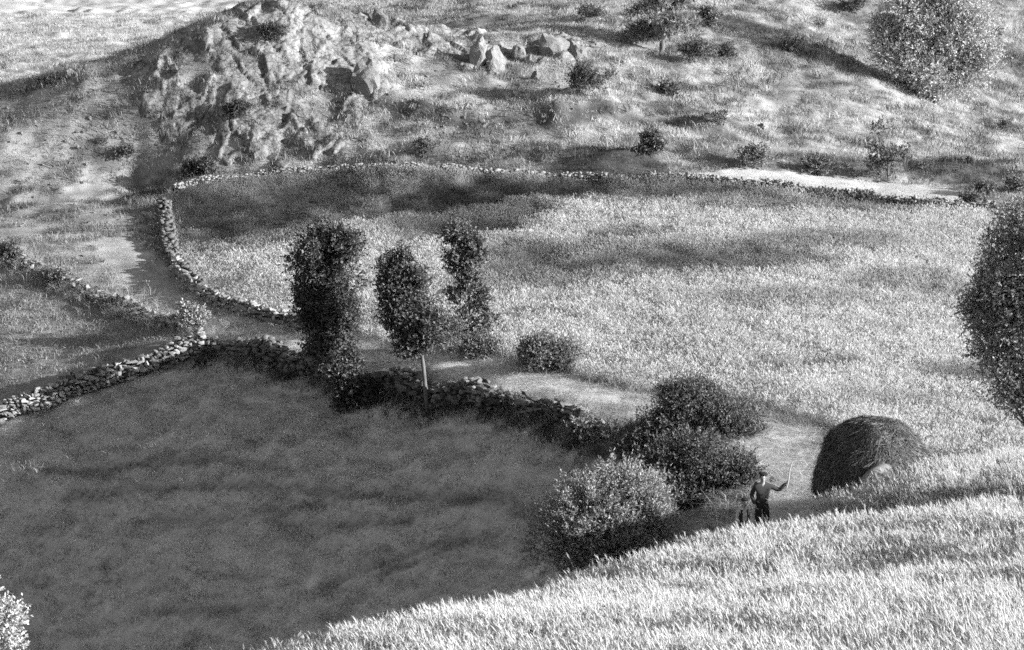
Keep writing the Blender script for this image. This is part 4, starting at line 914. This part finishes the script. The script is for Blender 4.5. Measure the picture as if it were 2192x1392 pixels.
person('dark haired child in an open dark waistcoat over a pale shirt', P_KID, .25, 1.30,
    arms=[((-.27, .0, 1.13), (-.24, -.10, .90), (0, 1, 0), (.4, -.4, 0)), ((.26, .02, 1.13), (.27, -.08, .89), (0, 1, 0), (-.4, -.4, 0))],
    legs=[((-.11, -.03, .48), (-.12, .02, .09)), ((.12, -.08, .49), (.14, .03, .09))], looks=dict(head=(.015, -.02), top=M_SHIRT, legs=M_TROUS, vest=True, hs=1.38), child=True)

# hay cart -----------------------------------------------------------
C0 = on_ground(1866, 77.6); cart = empty('hay_cart', C0, -.12); tag(cart, 'wooden cart buried under a huge rounded load of dark hay', 'cart')
sH = 1 / ppm(77.6, 980)
M_HAYC = plain_mat('packed_hay', .06, .95, 18, .6, .9); M_HAY = blade_mat('hay_strands', .12, .45, 'GEOMETRY')
def hay_pt(th, ph):
    """th around, ph 0 at the skirt .. pi/2 at the top"""
    cx, sx = np.cos(th), np.sin(th)
    cp = np.cos(ph); sp = np.sin(ph)
    w = 1.50 + .10 * np.sin(2 * th + 1) + .05 * np.sin(5 * th); d = 1.15
    r_ = (1 - np.abs(sp) ** 2.3) ** (1 / 2.1)
    X = w * cx * r_ * (1 + .05 * np.sin(5 * th + 3 * ph)) - .16 * sp; Yv = d * sx * r_ * (1 + .07 * np.sin(4 * th + 1))
    skirt = .22 + .34 * (cx + 1)
    Z = skirt * (1 - sp) + 2.58 * sp + .04 * np.sin(7 * th + 5 * ph) * r_
    return np.stack([X, Yv, Z], -1)
TH, PH = np.meshgrid(np.linspace(0, 2 * math.pi, 97)[:-1], np.linspace(-.12, math.pi / 2, 36)); PH2 = np.maximum(PH, 0.0)
V = hay_pt(TH, PH2); V[0] *= [.72, .72, 1]; V[0, :, 2] += .02
nz = .2 * fbm(V[..., 0] * 1.5, V[..., 1] * 1.5, V[..., 2] * 1.5, o=4, seed=95)
V = V + V / np.linalg.norm(V, axis=-1)[..., None] * nz[..., None]
a_, b_ = V.shape[:2]; ii = np.arange(a_ * b_).reshape(a_, b_); FQ = np.stack([ii[:-1], np.roll(ii[:-1], -1, 1), np.roll(ii[1:], -1, 1), ii[1:]], -1).reshape(-1, 4)
load = obj('hay_load', mesh_np('hay_load', V.reshape(-1, 3), FQ, M_HAYC, True), cart)
r = np.random.default_rng(96); n = 34000; th = r.uniform(0, 6.283, n); ph = np.arcsin(r.uniform(0, 1, n) ** .8) * .98

rnd_ = r.uniform(0, 1, n) < .45; th1 = th + np.where(rnd_, r.normal(0, .30, n), r.normal(0, .10, n)); ph1 = np.clip(np.where(rnd_, ph + r.normal(0, .12, n), ph - r.uniform(.03, .2, n)), 0, 1.55)
def hay_s(a, b):
    q = hay_pt(a, b); return q + q / (np.linalg.norm(q, axis=-1)[..., None] + 1e-6) * (.2 * fbm(q[..., 0] * 1.5, q[..., 1] * 1.5, q[..., 2] * 1.5, o=4, seed=95))[..., None]
p0 = hay_s(th, ph); p1 = hay_s(th1, ph1); p1[:, 2] -= np.where(rnd_, 0, r.uniform(0, .1, n))
out = p0 * [1, 1, 0]; out /= np.linalg.norm(out, axis=1)[:, None] + 1e-6
p0 += out * r.uniform(-.02, .06, n)[:, None]; p1 += out * (r.uniform(-.02, .10, n) + .12 * (r.uniform(0, 1, n) < .15))[:, None]
w = np.cross(p1 - p0, out); w /= np.linalg.norm(w, axis=1)[:, None] + 1e-9; w *= r.uniform(.003, .008, n)[:, None]; mid = (p0 + p1) / 2 + out * .03
V = np.stack([p0 - w, p0 + w, mid + w, mid - w, p1 + w * .4, p1 - w * .4], 1).reshape(-1, 3); i0 = np.arange(n)[:, None] * 6
FQ = np.vstack([i0 + [0, 1, 2, 3], i0 + [3, 2, 4, 5]]); me = mesh_np('hay_strands', V, FQ, M_HAY); vattr(me, 'tone', np.repeat(np.clip(.125 * (1 + .5 * r.normal(0, 1, n)), .02, .4), 6))
tag(obj('hay_strands', me, load), kind='stuff')
me = tube('binding_pole', [[-.5, -.72, 2.06], [.1, -.80, 2.03], [.66, -.70, 1.93]], [.035, .035, .028], M_WOOD); obj('binding_pole', me, cart)
me = tube('cart_stake', [[.06, -1.27, 1.05], [.07, -1.26, 1.36]], [.035, .03], M_WOOD); obj('cart_stake', me, cart)
def box_mesh(name, c, e, mat):
    V = np.array([[x_, y_, z_] for x_ in (-.5, .5) for y_ in (-.5, .5) for z_ in (-.5, .5)]) * e + c
    return mesh_np(name, V, np.array([(0, 1, 3, 2), (4, 6, 7, 5), (0, 4, 5, 1), (2, 3, 7, 6), (0, 2, 6, 4), (1, 5, 7, 3)]), mat)
for q in range(5): obj('bed_plank', box_mesh('bed_plank', [0, -.48 + .24 * q, .82 + .004 * (q % 2)], [2.3, .22, .05], M_WOOD), cart)
obj('axle', tube('axle', [[-.1, -.85, .6], [-.1, .85, .6]], [.06, .06], M_WOOD), cart); obj('shaft_pole', tube('shaft_pole', [[.9, 0, .78], [2.9, .1, .95]], [.06, .045], M_WOOD), cart)
for sy in (-1, 1):
    V = []; Fq = []; nseg = 28
    for q in range(nseg):
        a = 2 * math.pi * q / nseg
        for rr, yy in ((.6, -.04), (.6, .04), (.52, .04), (.52, -.04)): V.append([-.1 + rr * math.cos(a), sy * .78 + yy, .6 + rr * math.sin(a)])
        for m_ in range(4): Fq.append((4 * q + m_, 4 * q + (m_ + 1) % 4, 4 * ((q + 1) % nseg) + (m_ + 1) % 4, 4 * ((q + 1) % nseg) + m_))
    wh = obj('wheel', mesh_np('wheel', np.array(V), np.array(Fq), M_WOOD), cart)
    for q in range(10):
        a = 2 * math.pi * q / 10; obj('spoke', tube('spoke', [[-.1, sy * .78, .6], [-.1 + .54 * math.cos(a), sy * .78, .6 + .54 * math.sin(a)]], [.03, .025], M_WOOD, 5), wh)
# ox -----------------------------------------------------------------
PO = on_ground(1880, 76.3); ox = empty('draft_ox', PO, math.radians(62)); tag(ox, 'pale ox with only its rounded back showing above the wheat', 'ox')
J = [((0, 0, 1.02), (.30, .36)), ((-.45, 0, 1.05), (.29, .34)), ((-.80, 0, 1.10), (.25, .27)), ((.45, 0, 1.02), (.30, .37)), ((.80, 0, 1.08), (.25, .33)), ((1.12, 0, 1.22), (.16, .22)), ((1.38, 0, 1.28), (.13, .15)), ((1.62, 0, 1.12), (.095, .10)), ((1.78, 0, 1.00), (.08, .08)),
     ((-.92, 0, 1.05), (.06, .06)), ((-1.02, 0, .75), (.025, .025)), ((-1.02, 0, .45), (.04, .04))]
E = [(0, 1), (1, 2), (0, 3), (3, 4), (4, 5), (5, 6), (6, 7), (7, 8), (2, 9), (9, 10), (10, 11)]
for sy in (-1, 1):
    i = len(J); J += [((-.62, sy * .17, .80), (.15, .18)), ((-.58, sy * .19, .58), (.10, .10)), ((-.80, sy * .19, .40), (.055, .06)), ((-.76, sy * .19, .10), (.045, .045)), ((-.72, sy * .19, .03), (.06, .05))]; E += [(1, i), (i, i + 1), (i + 1, i + 2), (i + 2, i + 3), (i + 3, i + 4)]
    i = len(J); J += [((.74, sy * .16, .72), (.12, .14)), ((.76, sy * .17, .42), (.065, .07)), ((.75, sy * .17, .10), (.045, .045)), ((.78, sy * .17, .03), (.06, .05))]; E += [(3, i), (i, i + 1), (i + 1, i + 2), (i + 2, i + 3)]
skin('body', J, E, M_OX, ox)
for sy in (-1, 1):
    obj('horn', tube('horn', [[1.36, sy * .08, 1.42], [1.36, sy * .26, 1.50], [1.42, sy * .36, 1.66]], [.04, .032, .01], M_HORN), ox); uv_ball('ear', (1.34, sy * .2, 1.33), (.03, .10, .05), M_OX, ox, 10, 6); uv_ball('eye', (1.52, sy * .10, 1.26), (.02, .015, .02), M_BLACK, ox, 8, 6)
boulder(1653, 1040, 12, 12, 'small dark clod lying on the lane behind the man', 82.5, 40, M_CORE, name='clod', cat='clod', sub=2)
boulder(1652, 1100, 9, 5, 'small white stone on the lane right of the man', 77.5, 41, M_PALE, name='stone', cat='stone', sub=2)
